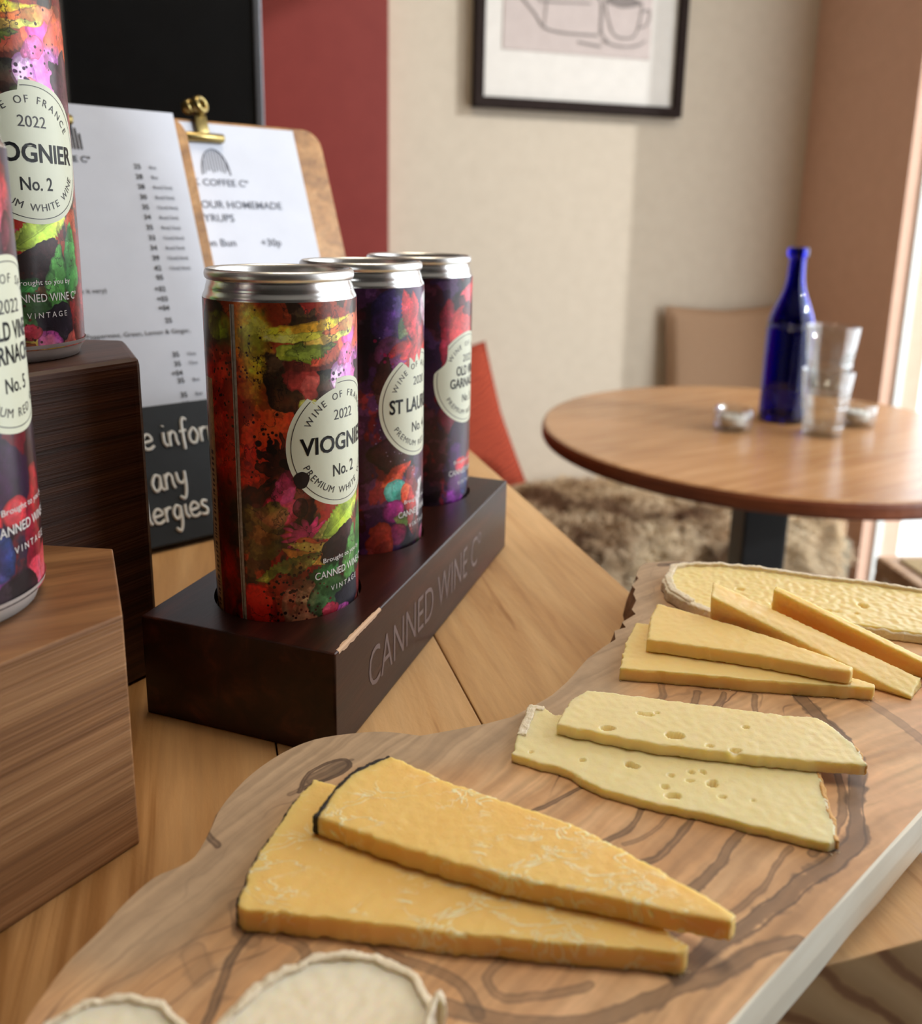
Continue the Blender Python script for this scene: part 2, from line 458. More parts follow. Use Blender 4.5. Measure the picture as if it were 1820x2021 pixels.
# ------------------------------------------------------------------ round table and what stands on it
TZ = -15.
def table():
    m = NT('table_oak'); v = m.vec((1, 1, 1), (0, 0, -.55)); mp = m.n('ShaderNodeMapping'); mp.inputs['Scale'].default_value = (5, 60, 60); m.l(v, mp.inputs[0])
    a = m.noise(mp.outputs[0], 1, 4, .6, .8); vo = m.n('ShaderNodeTexNoise'); vo.inputs['Scale'].default_value = 4; vo.inputs['Detail'].default_value = 1; m.l(v, vo.inputs[0])
    col = m.ramp(a, [(.3, (164, 116, 74)), (.5, (182, 134, 90)), (.7, (198, 152, 106))])
    col = m.mix(.6, col, m.ramp(vo.outputs['Fac'], [(.35, .78), (.6, 1.05)]), 'MULTIPLY')
    m.l(col, m.b.inputs['Base Color']); m.set(Roughness=.24); m.bump(a, .05, .001)
    edge = NT('table_edge'); v = edge.vec((8, 8, 60)); a = edge.noise(v, 2, 3); edge.l(edge.ramp(a, [(.3, (104, 50, 28)), (.7, (146, 80, 46))]), edge.b.inputs['Base Color']); edge.set(Roughness=.4)
    t = thing('round_table', (50, 134.8, -90), 'round oak pedestal table with a glossy top beside the window', 'table')
    R = 36.6
    prof = [(0, 72.4), (R-.8, 72.4), (R-.2, 72.6), (R, 73), (R, 74.3), (R-.2, 74.8), (R-.6, 75), (0, 75)]
    V, F = lathe(prof, 128); fm = [1 if 0 < i//128 < 5 else 0 for i in range(len(F))]
    obj('tabletop', V, F, [m.m, edge.m], t, fm=fm)
    bk = plain('black_steel', (22, 22, 24), .45)
    v, f = rbox(-3.6, 3.6, -3.6, 3.6, 1.5, 71.4, .4); obj('pedestal', v, f, bk, t)
    v, f = join(lathe([(0, 0), (22, 0), (22, .8), (20, 1.4), (0, 1.6)], 64)); obj('base_plate', v, f, bk, t)
    v, f = rbox(-12, 12, -12, 12, 71.2, 72.4, .2); obj('mounting_plate', v, f, bk, t)
table()
def glassmat(name, col, rough=0., ior=1.45):
    g = NT(name); g.set(Base_Color=col, Roughness=rough, IOR=ior); g.b.inputs['Transmission Weight'].default_value = 1
    return g.m
def thinglass(name, tint):
    g = NT(name); lw = g.n('ShaderNodeLayerWeight'); lw.inputs['Blend'].default_value = .35
    tr = g.n('ShaderNodeBsdfTransparent'); tr.inputs[0].default_value = tint; gl = g.n('ShaderNodeBsdfGlossy'); gl.inputs['Roughness'].default_value = .03
    k = g.ramp(lw.outputs['Facing'], [(.1, .10), (.9, .75)]); mx = g.n('ShaderNodeMixShader'); g.l(k, mx.inputs[0]); g.l(tr.outputs[0], mx.inputs[1]); g.l(gl.outputs[0], mx.inputs[2]); g.l(mx.outputs[0], g.out.inputs[0])
    return g.m
cg = thinglass('clear_glass', (.97, .985, .985, 1)); bgm = glassmat('cobalt_glass', (.008, .014, .52, 1))
def bottle():
    t = thing('bottle', (54.7, 141.9, TZ), 'cobalt blue glass bottle with a long neck on the round table', 'bottle')
    out = [(0, .4), (2.4, .15), (3.3, 0), (3.75, .5), (3.8, 1.2), (3.8, 15.2), (3.72, 16.4), (3.4, 17.8), (2.75, 19.6), (2.1, 21.2), (1.65, 22.6), (1.42, 24), (1.32, 26), (1.3, 27.2), (1.62, 27.4), (1.68, 28.2), (1.6, 28.8), (1.25, 28.9)]
    inn = [(1.0, 28.7), (.98, 26), (1.1, 24), (1.35, 22.6), (1.8, 21.2), (2.45, 19.6), (3.1, 17.8), (3.4, 16.4), (3.48, 15), (3.48, 1.4), (3.2, .9), (0, .9)]
    prof = crom([(r, z) for r, z in out+inn], 3); prof = [(max(0, p.x), p.y) for p in prof]
    v, f = lathe(prof, 64); obj('glass_body', v, f, bgm, t, smooth=True)
bottle()
def tumbler(name, loc, label, r0, r1, h, group=None, cat='glass'):
    t = thing(name, loc, label, cat, group)
    prof = [(0, 0), (r0-.2, 0), (r0, .25), (r0+(r1-r0)*.5, h*.5), (r1, h-.1), (r1-.1, h), (r1-.22, h-.1), (r0+(r1-r0)*.5-.24, h*.5), (r0-.28, 1.1), (r0-.7, .9), (0, .9)]
    v, f = lathe(prof, 48); obj('glass_wall', v, f, cg, t, smooth=True)
    # cut facet rings near the foot
    for z in (1.6, h*.45):
        rr = r0+(r1-r0)*z/h
        v, f = lathe([(rr-.02, z-.35), (rr+.1, z-.15), (rr+.1, z+.15), (rr-.02, z+.35)], 48); obj('moulded_ring', v, f, cg, t, smooth=True)
    return t
tumbler('tumbler', (57.3, 131.6, TZ), 'lower clear tumbler of the two stacked beside the blue bottle', 2.9, 3.9, 10.5)
tumbler('tumbler', (57.3, 131.6, TZ+6.6), 'upper clear tumbler nested in the one beside the blue bottle', 2.75, 3.95, 10.8)
def tealight(loc, label):
    t = thing('tealight_holder', loc, label, 'candle holder')
    prof = [(0, 0), (2.5, 0), (2.85, .3), (3.0, 1.8), (3.0, 3.5), (2.85, 3.65), (2.7, 3.5), (2.6, 1.4), (2.2, .9), (0, .8)]
    v, f = lathe(prof, 40); obj('glass_cup', v, f, cg, t, smooth=True)
    v, f = lathe([(0, .95), (1.9, .95), (1.95, 1.2), (1.95, 2.3), (1.85, 2.4), (0, 2.3)], 32); obj('tealight', v, f, plain('wax', (236, 232, 224), .5), t, smooth=True)
    v, f = tube([(0, 0, 2.2), (.05, 0, 2.9)], .08, 6); obj('wick', v, f, plain('wick', (60, 50, 40), .9), t)
tealight((43.8, 133.8, TZ), 'small clear glass tealight holder left of the blue bottle')
tealight((66, 138.8, TZ), 'small clear glass tealight holder right of the stacked tumblers')

# ------------------------------------------------------------------ counter of glued staves
def counter():
    u = Vector((.288, -.958, 0))      # along the right edge towards the camera
    c = Vector((14.35, 18.95, 0))      # near right corner
    t = thing('counter', (c.x, c.y, -90), 'pale wooden counter of wide boards carrying the cheese board and cans', 'counter', rz=AE)
    mats = []
    for k, (d, m_, l_) in enumerate((((156, 110, 62), (190, 146, 96), (208, 168, 118)), ((164, 118, 70), (198, 154, 104), (214, 174, 126)), ((152, 106, 58), (186, 140, 90), (204, 160, 110)))):
        n = NT('counter_pine_%d' % k)
        v0 = n.vec((1, 1, 1), (0, 0, 0), (k*3.1, k*1.7, 0)); mp = n.n('ShaderNodeMapping'); mp.inputs['Scale'].default_value = (70, 5, 70); n.l(v0, mp.inputs[0])
        a = n.noise(mp.outputs[0], 1, 4, .55, .6); b = n.noise(mp.outputs[0], 5, 3, .6, .2); q = n.noise(v0, 9, 3)
        col = n.ramp(a, [(.34, d), (.42, m_), (.7, l_)]); col = n.mix(.45, col, n.ramp(b, [(.3, .72), (.6, 1.)]), 'MULTIPLY'); col = n.mix(.5, col, n.ramp(q, [(.3, .85), (.7, 1.08)]), 'MULTIPLY')
        n.l(col, n.b.inputs['Base Color']); n.set(Roughness=.42); n.bump(n.noise(n.vec((60, 18, 60)), 5, 4, .6, .5), .22, .0008); mats.append(n.m)
    # end grain: curved growth rings on the near face
    eg = NT('counter_end_grain'); v = eg.vec((1, 1, 1), (0, 0, 0), (.105, 0, -.815)); wv = eg.n('ShaderNodeTexWave'); wv.wave_type = 'RINGS'; wv.rings_direction = 'Y'
    wv.inputs['Scale'].default_value = 26; wv.inputs['Distortion'].default_value = 2.2; wv.inputs['Detail'].default_value = 3; wv.inputs['Detail Scale'].default_value = 1.4; eg.l(v, wv.inputs[0])
    eg.l(eg.ramp(wv.outputs['Fac'], [(.02, (160, 108, 62)), (.2, (206, 160, 106)), (.9, (222, 180, 126))]), eg.b.inputs['Base Color']); eg.set(Roughness=.6); eg.bump(wv.outputs['Fac'], .25, .0006)
    R = random.Random(2)
    edges = [0, -10.4, -17.6, -26.5, -35.5, -46, -60, -76, -95]
    for k in range(len(edges)-1):
        x1, x0 = edges[k], edges[k+1]
        v, f = bmbevel(box(x0+.025, x1-.025, 0, 96, 86, 90), .06, 2)
        fm = []
        for q in f:
            P = [Vector(v[i]) for i in q[:3]]; n = (P[1]-P[0]).cross(P[2]-P[0]).normalized(); fm.append(1 if abs(n.y) > .8 else 0)
        obj('board', v, f, [mats[k % 3], eg.m], t, fm=fm)
    v, f = box(-92, -2.5, 3, 93, 0, 86); obj('cabinet', v, f, plain('cabinet_dark', (58, 52, 48), .6), t)
counter()

# tall black panel behind the menus
c = EE*(-62) + FF*88
t = thing('display_panel', (c.x, c.y, 0), 'tall black panel with a slim aluminium edge behind the menu clipboards', 'panel', rz=AE)
# right edge sits where the frame shows it
W_ = 0
pe = Vector((-21.1, 93.4, 0)); e_ = pe.dot(EE); f_ = pe.dot(FF)
c = EE*(e_-70) + FF*f_; t.location = cm((c.x, c.y, 0))
v, f = box(0, 69.2, 0, 2, 0, 75); obj('glass_face', v, f, plain('black_gloss', (7, 7, 8), .35), t)
v, f = rbox(69.2, 70, -.3, 2.3, 0, 75, .15); obj('edge_trim', v, f, plain('satin_aluminium', (150, 152, 158), .35, .9), t)
v, f = rbox(20, 51.4, -1.4, 0, 0, 75, .2); obj('side_panel', v, f, plain('dark_brown_panel', (42, 34, 26), .6), t)

# ------------------------------------------------------------------ menus and chalk sign
a_, l_ = math.radians(50), math.radians(22)
MU = Vector((math.sin(a_), math.cos(a_), 0)); nh = Vector((math.cos(a_), -math.sin(a_), 0))
MV = Vector((0, 0, 1))*math.cos(l_) - nh*math.sin(l_); MN = MU.cross(MV)
MO = Vector((-15.5, 45, 0))
MM = Matrix((MU, MV, MN)).transposed()
paper = plain('menu_paper', (206, 210, 222), .85); inkm = plain('ink', (30, 32, 40), .8); greyink = plain('grey_ink', (104, 108, 120), .8)
gold = plain('brass', (158, 140, 92), .3, 1.)
bwood = wood('clipboard_wood', (134, 92, 50), (170, 122, 70), (192, 146, 92), axis='Y', along=5, across=60)
def rrect(x0, x1, y0, y1, r, n=5):
    out = []
    for cx, cy, a0 in ((x1-r, y1-r, 0), (x0+r, y1-r, 90), (x0+r, y0+r, 180), (x1-r, y0+r, 270)):
        for k in range(n+1): a = math.radians(a0+90*k/n); out.append((cx+r*math.cos(a), cy+r*math.sin(a)))
    return out
def plane_part(name, part, mat, t, off=(0, 0, 0), smooth=False):
    v, f = xf(part, MM, off); return obj(name, v, f, mat, t, smooth=smooth)
def clip(t, x, y, z):
    def pp(name, part): plane_part(name, xf(part, None, (x, y, z)), gold, t, smooth=True)
    r = obj  # keep one clip part with its loops as sub-parts
    v, f = xf(xf(join(xf(lathe([(0, -1.3), (.26, -1.3), (.3, -1.2), (.3, 1.2), (.26, 1.3), (0, 1.3)], 16), Matrix.Rotation(math.pi/2, 3, 'Y'), (0, 0, .2)),
                      rbox(-.42, .42, .1, 1.5, .1, .3, .08)), None, (x, y, z)), MM)
    cl = obj('bulldog_clip', v, f, gold, t, smooth=True)
    for dx, dz, s in ((.0, .35, 1.), (-.55, .0, .8)):
        ring = [( (.42*math.cos(a))*s, (.5*math.sin(a))*s, 0) for a in np.linspace(0, 2*math.pi, 24, endpoint=False)]
        V, F = [], []
        for i in range(24):
            a = 2*math.pi*i/24
            for k in range(8):
                b = 2*math.pi*k/8; rr = (.42+.2*math.cos(b))*s; V.append((rr*math.cos(a), rr*math.sin(a), .36*math.sin(b)))
        F = [(i*8+k, ((i+1) % 24)*8+k, ((i+1) % 24)*8+(k+1) % 8, i*8+(k+1) % 8) for i in range(24) for k in range(8)]
        v, f = xf(xf(xf((V, F), Matrix.Rotation(.45, 3, 'Y')), None, (x+dx, y+2.05, z+dz+.1)), MM)
        obj('lever_loop', v, f, gold, cl, smooth=True)
def clipboard(off, x0, x1, px0, px1, ytop, ptop, texts, label, clipx):
    o = MO + MN*off
    t = thing('clipboard', tuple(o), label, 'clipboard')
    yb = -(o.z-.9*MN.z)/MV.z+.02
    plane_part('backboard', bmbevel(prism(rrect(x0, x1, yb, ytop, 1.3), -.9, -.1), .08, 1, 60), bwood, t)
    plane_part('sheet', prism([(px0, ptop-21), (px1, ptop-21), (px1, ptop), (px0, ptop)], -.07, -.03), paper, t)
    for txt, x, y, cap, al, mt, bold in texts:
        V, F = glyphs(txt, cap, bold, None, al)
        plane_part('printed_line', flat([(V, F, x, y)], lambda x, y: (x, y, .005)), mt, t)
    clip(t, clipx, ptop-1.1, 0)
    return t, o
T = [('COFFEE Cº', -1.0, 21.85, .36, 'R', inkm, .012)]
rows = [('25', 21.6, '8oz'), ('28', 20.98, '8oz'), ('28', 20.36, '8oz(12oz)'), ('30', 19.72, '8oz(12oz)'), ('35', 19.1, '12oz(16oz)'), ('34', 18.48, '8oz(12oz)'), ('35', 17.85, '8oz(12oz)'), ('33', 17.22, '12oz(16oz)'),
        ('34', 16.6, '8oz(12oz)'), ('39', 15.98, '12oz(16oz)'), ('42', 15.36, '12oz(16oz)'), ('05', 14.8, ''), ('+02', 14.1, ''), ('+03', 13.5, ''), ('+04', 12.95, ''),
        ('25', 12.2, ''), ('35', 10.15, '12oz'), ('35', 9.6, '12oz'), ('+04', 9.05, ''), ('35', 8.6, '8oz'), ('35', 7.75, '8oz'), ('35', 7.2, '8oz'), ('35', 6.7, '8oz')]
for a, y, s in rows:
    T.append((a, 1.8, y, .3, 'R', inkm, .012))
    if s: T.append((s, 2.3, y+.03, .2, 'L', greyink, .01))
T += [('(can make it very)', -1.55, 14.15, .27, 'R', inkm, .0), ('Tea: Peppermint, Green, Lemon & Ginger,', 2.75, 12.35-.95+.15, .27, 'R', inkm, .0)]
cb1, o1 = clipboard(.3, -12.9, 5.15, -10.35, 4.45, 25.3, 25.35, T, 'wooden clipboard with the price list sheet, the nearer of the two menus', -2.95)
T2 = [('K COFFEE Cº', 7.4, 21.35, .46, 'C', greyink, .008), ('TRY ONE OF OUR HOMEMADE', 11.35, 19.85, .5, 'R', greyink, .006), ('SYRUPS', 7.75, 18.95, .5, 'R', greyink, .006),
      ('Cinnamon Bun', 7.5, 17.3, .5, 'R', greyink, .006), ('+30p', 10.0, 17.3, .5, 'C', greyink, .006)]
cb2, o2 = clipboard(-1.1, -1.8, 15.6, -1.2, 13.45, 25.85, 25.6, T2, 'clipboard with the syrup sheet and a brass bulldog clip, farther of two menus', 6.75)
# striped dome emblem on the second sheet
L = []
for k in range(9):
    x = (k-4)*.19; h = 1.7*math.sqrt(max(.05, 1-(x/.95)**2)); L.append(box(x-.03, x+.03, .05+.25*abs(math.sin(k*2.2)), h, 0, .01))
L.append(tube([(.95*math.cos(a), 1.75*max(0, math.sin(a)), 0) for a in np.linspace(0, math.pi, 16)], .035, 4))
plane_part('emblem', xf(join(*L), None, (7.2, 22.1, .0)), greyink, cb2)
L = [box((k-4)*.19-.045, (k-4)*.19+.045, 0, 1.6*math.sqrt(max(.05, 1-((k-4)*.19/.95)**2)), 0, .01) for k in range(9)]
plane_part('emblem', xf(join(*L), None, (-2.1, 22.6, .0)), inkm, cb1)

GL = {'e': [[(0, .5), (.3, .52), (.62, .62), (.5, .95), (.25, 1), (.0, .6), (.1, .1), (.42, 0), (.72, .2)]], 'i': [[(.1, 1), (.08, .3), (.28, 0)], [(.14, 1.4), (.17, 1.47)]],
      'n': [[(.05, 1), (.05, .5), (.03, 0)], [(.05, .6), (.28, .98), (.5, .8), (.52, .35), (.62, 0)]], 'f': [[(.62, 1.65), (.4, 1.8), (.25, 1.4), (.22, .5), (.2, -.35)], [(0, .9), (.5, .95)]],
      'o': [[(.3, 1), (.03, .6), (.1, .08), (.42, .02), (.6, .5), (.45, .95), (.28, 1)]], 'r': [[(.05, 1), (.05, .5), (.05, 0)], [(.05, .55), (.25, .92), (.5, .92)]],
      'm': [[(.05, 1), (.03, 0)], [(.05, .6), (.22, .97), (.36, .75), (.36, 0)], [(.36, .6), (.55, .97), (.7, .75), (.72, 0)]], 'a': [[(.55, .85), (.25, 1), (0, .5), (.15, 0), (.45, .2), (.56, .95), (.56, .2), (.75, 0)]],
      'y': [[(0, 1), (.08, .4), (.3, .25), (.52, .5), (.56, 1)], [(.56, 1), (.5, -.1), (.3, -.75), (.02, -.6)]], 'g': [[(.52, .85), (.25, 1), (0, .55), (.15, .08), (.45, .3), (.54, .95)], [(.54, .95), (.5, -.2), (.28, -.8), (0, -.55)]],
      's': [[(.5, .9), (.22, 1), (.08, .72), (.42, .38), (.34, .03), (0, .08)]], 'l': [[(.12, 1.8), (.08, .4), (.25, 0)]], 'P': [[(.05, 1.7), (.05, 0)], [(.05, 1.65), (.55, 1.5), (.5, .95), (.05, .85)]],
      'u': [[(0, 1), (.05, .2), (.3, 0), (.5, .3), (.52, 1)], [(.52, 1), (.54, .2), (.7, 0)]], 'v': [[(0, 1), (.25, 0), (.5, 1)]], 'h': [[(.05, 1.8), (.05, 0)], [(.05, .6), (.28, .98), (.5, .8), (.52, 0)]]}
ADV = {'i': .42, 'l': .42, 'f': .62, 'm': .95, 'r': .62, 's': .66, ' ': .55}
def chalk(txt, xr, y, h, w=.13):
    """right-aligned handwriting"""
    tot = sum(ADV.get(c_, .8) for c_ in txt)*h; x = xr-tot; L = []
    for ch in txt:
        for s in GL.get(ch, []):
            pts = [p*h+Vector((x, y, 0)) for p in crom(s, 5)]
            L.append(tube([(p.x, p.y, .02) for p in pts], w/2, 5))
        x += ADV.get(ch, .8)*h
    return L
so = MO + MN*1.75
t = thing('chalk_sign', tuple(so), 'black chalkboard sign with white handwriting in front of the clipboards', 'sign')
plane_part('slate', rbox(-13.5, 6.5, -.33, 7.25, -.85, 0, .08), plain('slate', (32, 37, 42), .7, bump=(80, .1, .0005)), t)
L = chalk('Please inform', 2.72, 4.9, .80, .17) + chalk('us of any', .36, 2.6, .84, .17) + chalk('allergies', 1.2, .88, .76, .17)
v_, f_ = join(*L); plane_part('handwriting', (v_, f_), plain('chalk', (226, 226, 222), .9, bump=(300, .3, .0005)), t)

# ------------------------------------------------------------------ hexagonal wooden risers
def hexriser(C0, s, head, H, mats, label, bev):
    e1 = Vector((math.sin(math.radians(head)), math.cos(math.radians(head)), 0))      # front edge direction (away)
    pts = []; p = Vector((C0[0], C0[1], 0)); h = head-60-0
    h = head-60
    for k in range(6):
        pts.append(p.copy()); p = p + Vector((math.sin(math.radians(h)), math.cos(math.radians(h)), 0))*s; h -= 60
    cen = sum(pts, Vector())/6
    t = thing('wooden_riser', (cen.x, cen.y, 0), label, 'riser', rz=math.radians(90-head))
    Rm = Matrix.Rotation(-math.radians(90-head), 3, 'Z')
    loc = [Rm @ (q-cen) for q in pts]
    v, f = bmbevel(prism([(q.x, q.y) for q in loc], 0, H), bev, 3, 20)
    fm = []
    for q in f:
        P = [Vector(v[i]) for i in q[:3]]; n = (P[1]-P[0]).cross(P[2]-P[0]).normalized(); fm.append(0 if abs(n.z) > .7 else 1)
    obj('block', v, f, mats, t, fm=fm)
    return cen
rt_top = wood('riser_top', (92, 58, 32), (136, 92, 56), (164, 118, 76), rot=.5, along=5, across=60, rough=.5)
rt_side = wood('riser_side', (128, 86, 52), (168, 120, 78), (198, 150, 104), along=5, across=330, rough=.5, bump=.5, contrast=(.3, .5, .7), dist=.15)
rd_side = wood('riser_dark_side', (54, 28, 15), (78, 42, 24), (100, 60, 36), along=5, across=300, rough=.5, bump=.4, dist=.25)
rd_top = wood('riser_dark_top', (54, 32, 22), (76, 46, 32), (94, 60, 42), along=10, across=60, rough=.45)
cL = hexriser((-9.0, 21.12), 5.05, 35.3, 7.12, [rt_top, rt_side], 'low brown hexagonal wooden riser at the left edge', .07)
cT = hexriser((-11.7, 30.55), 4.75, 33., 12.55, [rd_top, rd_side], 'tall dark hexagonal wooden riser behind the low one', .3)

# ------------------------------------------------------------------ cans
RC = 2.66
def paint(seed, base, shapes, dots, extra=None, ov=1., lift=1.):
    H, W = 1200, 1800
    az = np.linspace(-180, 180, W)[None, :]*np.ones((H, 1)); z = np.linspace(0, 12.2, H)[:, None]*np.ones((1, W))
    X = np.radians(az)*RC; nx = (fbm(H, W, 14, seed, 4)-.5); ny = (fbm(H, W, 14, seed+50, 4)-.5); n3 = fbm(H, W, 34, seed+90, 4); n4 = fbm(H, W, 6, seed+70, 5); gr = fbm(H, W, 120, seed+33, 2)
    img = np.zeros((H, W, 3)); img[:] = base[0]
    for k, c_ in enumerate(base[1:]):
        m = sst(.5, .56, fbm(H, W, 5+k*2, seed+200+k*9, 5, 1.3))*.9; img = img*(1-m[..., None])+np.array(c_)*m[..., None]
    wash = fbm(H, W, 9, seed+141, 4, 1.4)
    for s in shapes:
        kind, a0, z0, rx, ry, rot, c_ = s[:7]; jag = s[7] if len(s) > 7 else .5; soft = (s[8] if len(s) > 8 else .03)
        R0 = max(rx, ry)*1.35+jag*.5; j0, j1 = [int(((math.radians(a0)*RC+q)/RC/math.pi*.5+.5)*W) for q in (-R0, R0)]; i0, i1 = [int((z0+q)/12.2*H) for q in (-R0, R0)]
        j0, j1, i0, i1 = max(0, j0), min(W, j1), max(0, i0), min(H, i1)
        if j1 <= j0 or i1 <= i0: continue
        sl = (slice(i0, i1), slice(j0, j1))
        dx = X[sl]-math.radians(a0)*RC+nx[sl]*jag; dy = z[sl]-z0+ny[sl]*jag; cr, sr = math.cos(math.radians(rot)), math.sin(math.radians(rot))
        u = (dx*cr+dy*sr)/rx; v = (-dx*sr+dy*cr)/ry; r = np.sqrt(u*u+v*v)+1e-6; th = np.arctan2(v, u)
        if kind == 'e': d = r-1
        elif kind == 'leaf': d = np.abs(v)-(1-u*u)*(.8+.18*np.abs(((u*7) % 1)-.5)*2)
        elif kind == 'maple': d = r-(.62+.38*np.abs(np.cos(th*2.5+.4))**.6+.06*np.sin(th*23))
        else: d = r-(.55+.5*np.abs(np.sin(th*7+n4[sl]*6)))
        def put(m, c2, al=1.):
            k = (np.clip(.5+1.2*wash[sl]*(.6+.8*n3[sl]), 0, 1.6)*lift)[..., None]; m = (m*al)[..., None]; img[sl] = img[sl]*(1-m)+np.clip(np.array(c2)*k, 0, 255)*m
        # colour thins out in places so that what lies beneath shows through, and pools at the rim
        thin_ = .62+.38*sst(.35, .6, n4[sl]); m = sst(soft, -soft, d)
        put(m*thin_, c_); put(m*sst(-.22, -.02, d)*.5, tuple(q*.45 for q in c_))
        if kind in ('leaf', 'maple'): put(sst(.05, .0, np.abs(v))*(np.abs(u) < .85)*.5, tuple(q*.5 for q in c_))
        if kind == 'leaf': put(m*sst(.0, .1, v)*.35, tuple(q*.45 for q in c_))
    R = random.Random(seed)
    for a0, z0, sp, n, c_, big in dots:
        for k in range(n):
            cx = math.radians(a0)*RC+R.gauss(0, sp); cy = z0+R.gauss(0, sp*1.3); rr = R.uniform(.02, big)
            j0 = int((cx/RC/math.pi*.5+.5)*W); i0 = int(cy/12.2*H); q = int(rr*112)+3
            if not (q < j0 < W-q and q < i0 < H-q): continue
            sl = (slice(i0-q, i0+q), slice(j0-q, j0+q)); d = np.sqrt((X[sl]-cx)**2+(z[sl]-cy)**2)-rr
            m = sst(.02, -.01, d)[..., None]; img[sl] = img[sl]*(1-m)+np.array(c_)*m
    # pooled ink lines, paler scrapes and a fine paper tooth over everything
    rd = np.abs(fbm(H, W, 16, seed+301, 5, 1.2)-.5); gt = sst(.45, .6, fbm(H, W, 7, seed+311, 3)); m = (sst(.016, .004, rd)*gt*.75)[..., None]; img = img*(1-m*ov)+np.array((22, 12, 14))*m*ov
    dk = (sst(.55, .60, fbm(H, W, 11, seed+331, 6, 1.3))*.55*ov)[..., None]; img = img*(1-dk)+img*dk*.35
    lt = (sst(.60, .66, fbm(H, W, 13, seed+351, 6, .8))*.5)[..., None]; img = img*(1-lt)+np.clip(img*1.5+34, 0, 255)*lt
    if extra: extra(img, az, z)
    img *= (.86+.28*gr)[..., None]
    return img
def vx(img, az, z):
    def rect(a0, a1, z0, z1, c_): m = (az > a0) & (az < a1) & (z > z0) & (z < z1); img[m] = c_
    rect(-64, -50.5, -.1, 9.4, (222, 190, 140)); rect(-63.2, -62.8, .3, 9.2, (110, 80, 50)); rect(-52, -51.6, .3, 9.3, (110, 80, 50))
    R = random.Random(8)
    zz = 1.
    while zz < 6.8:
        h = R.uniform(.08, .3); rect(-59.5, -54.5, zz, zz+h*.5, (70, 46, 30)); zz += h
    rect(-26.3, -22.2, -.1, 12, (176, 176, 172)); rect(-25.2, -24.5, -.1, 12, (96, 96, 98))
DK = (34, 22, 20)
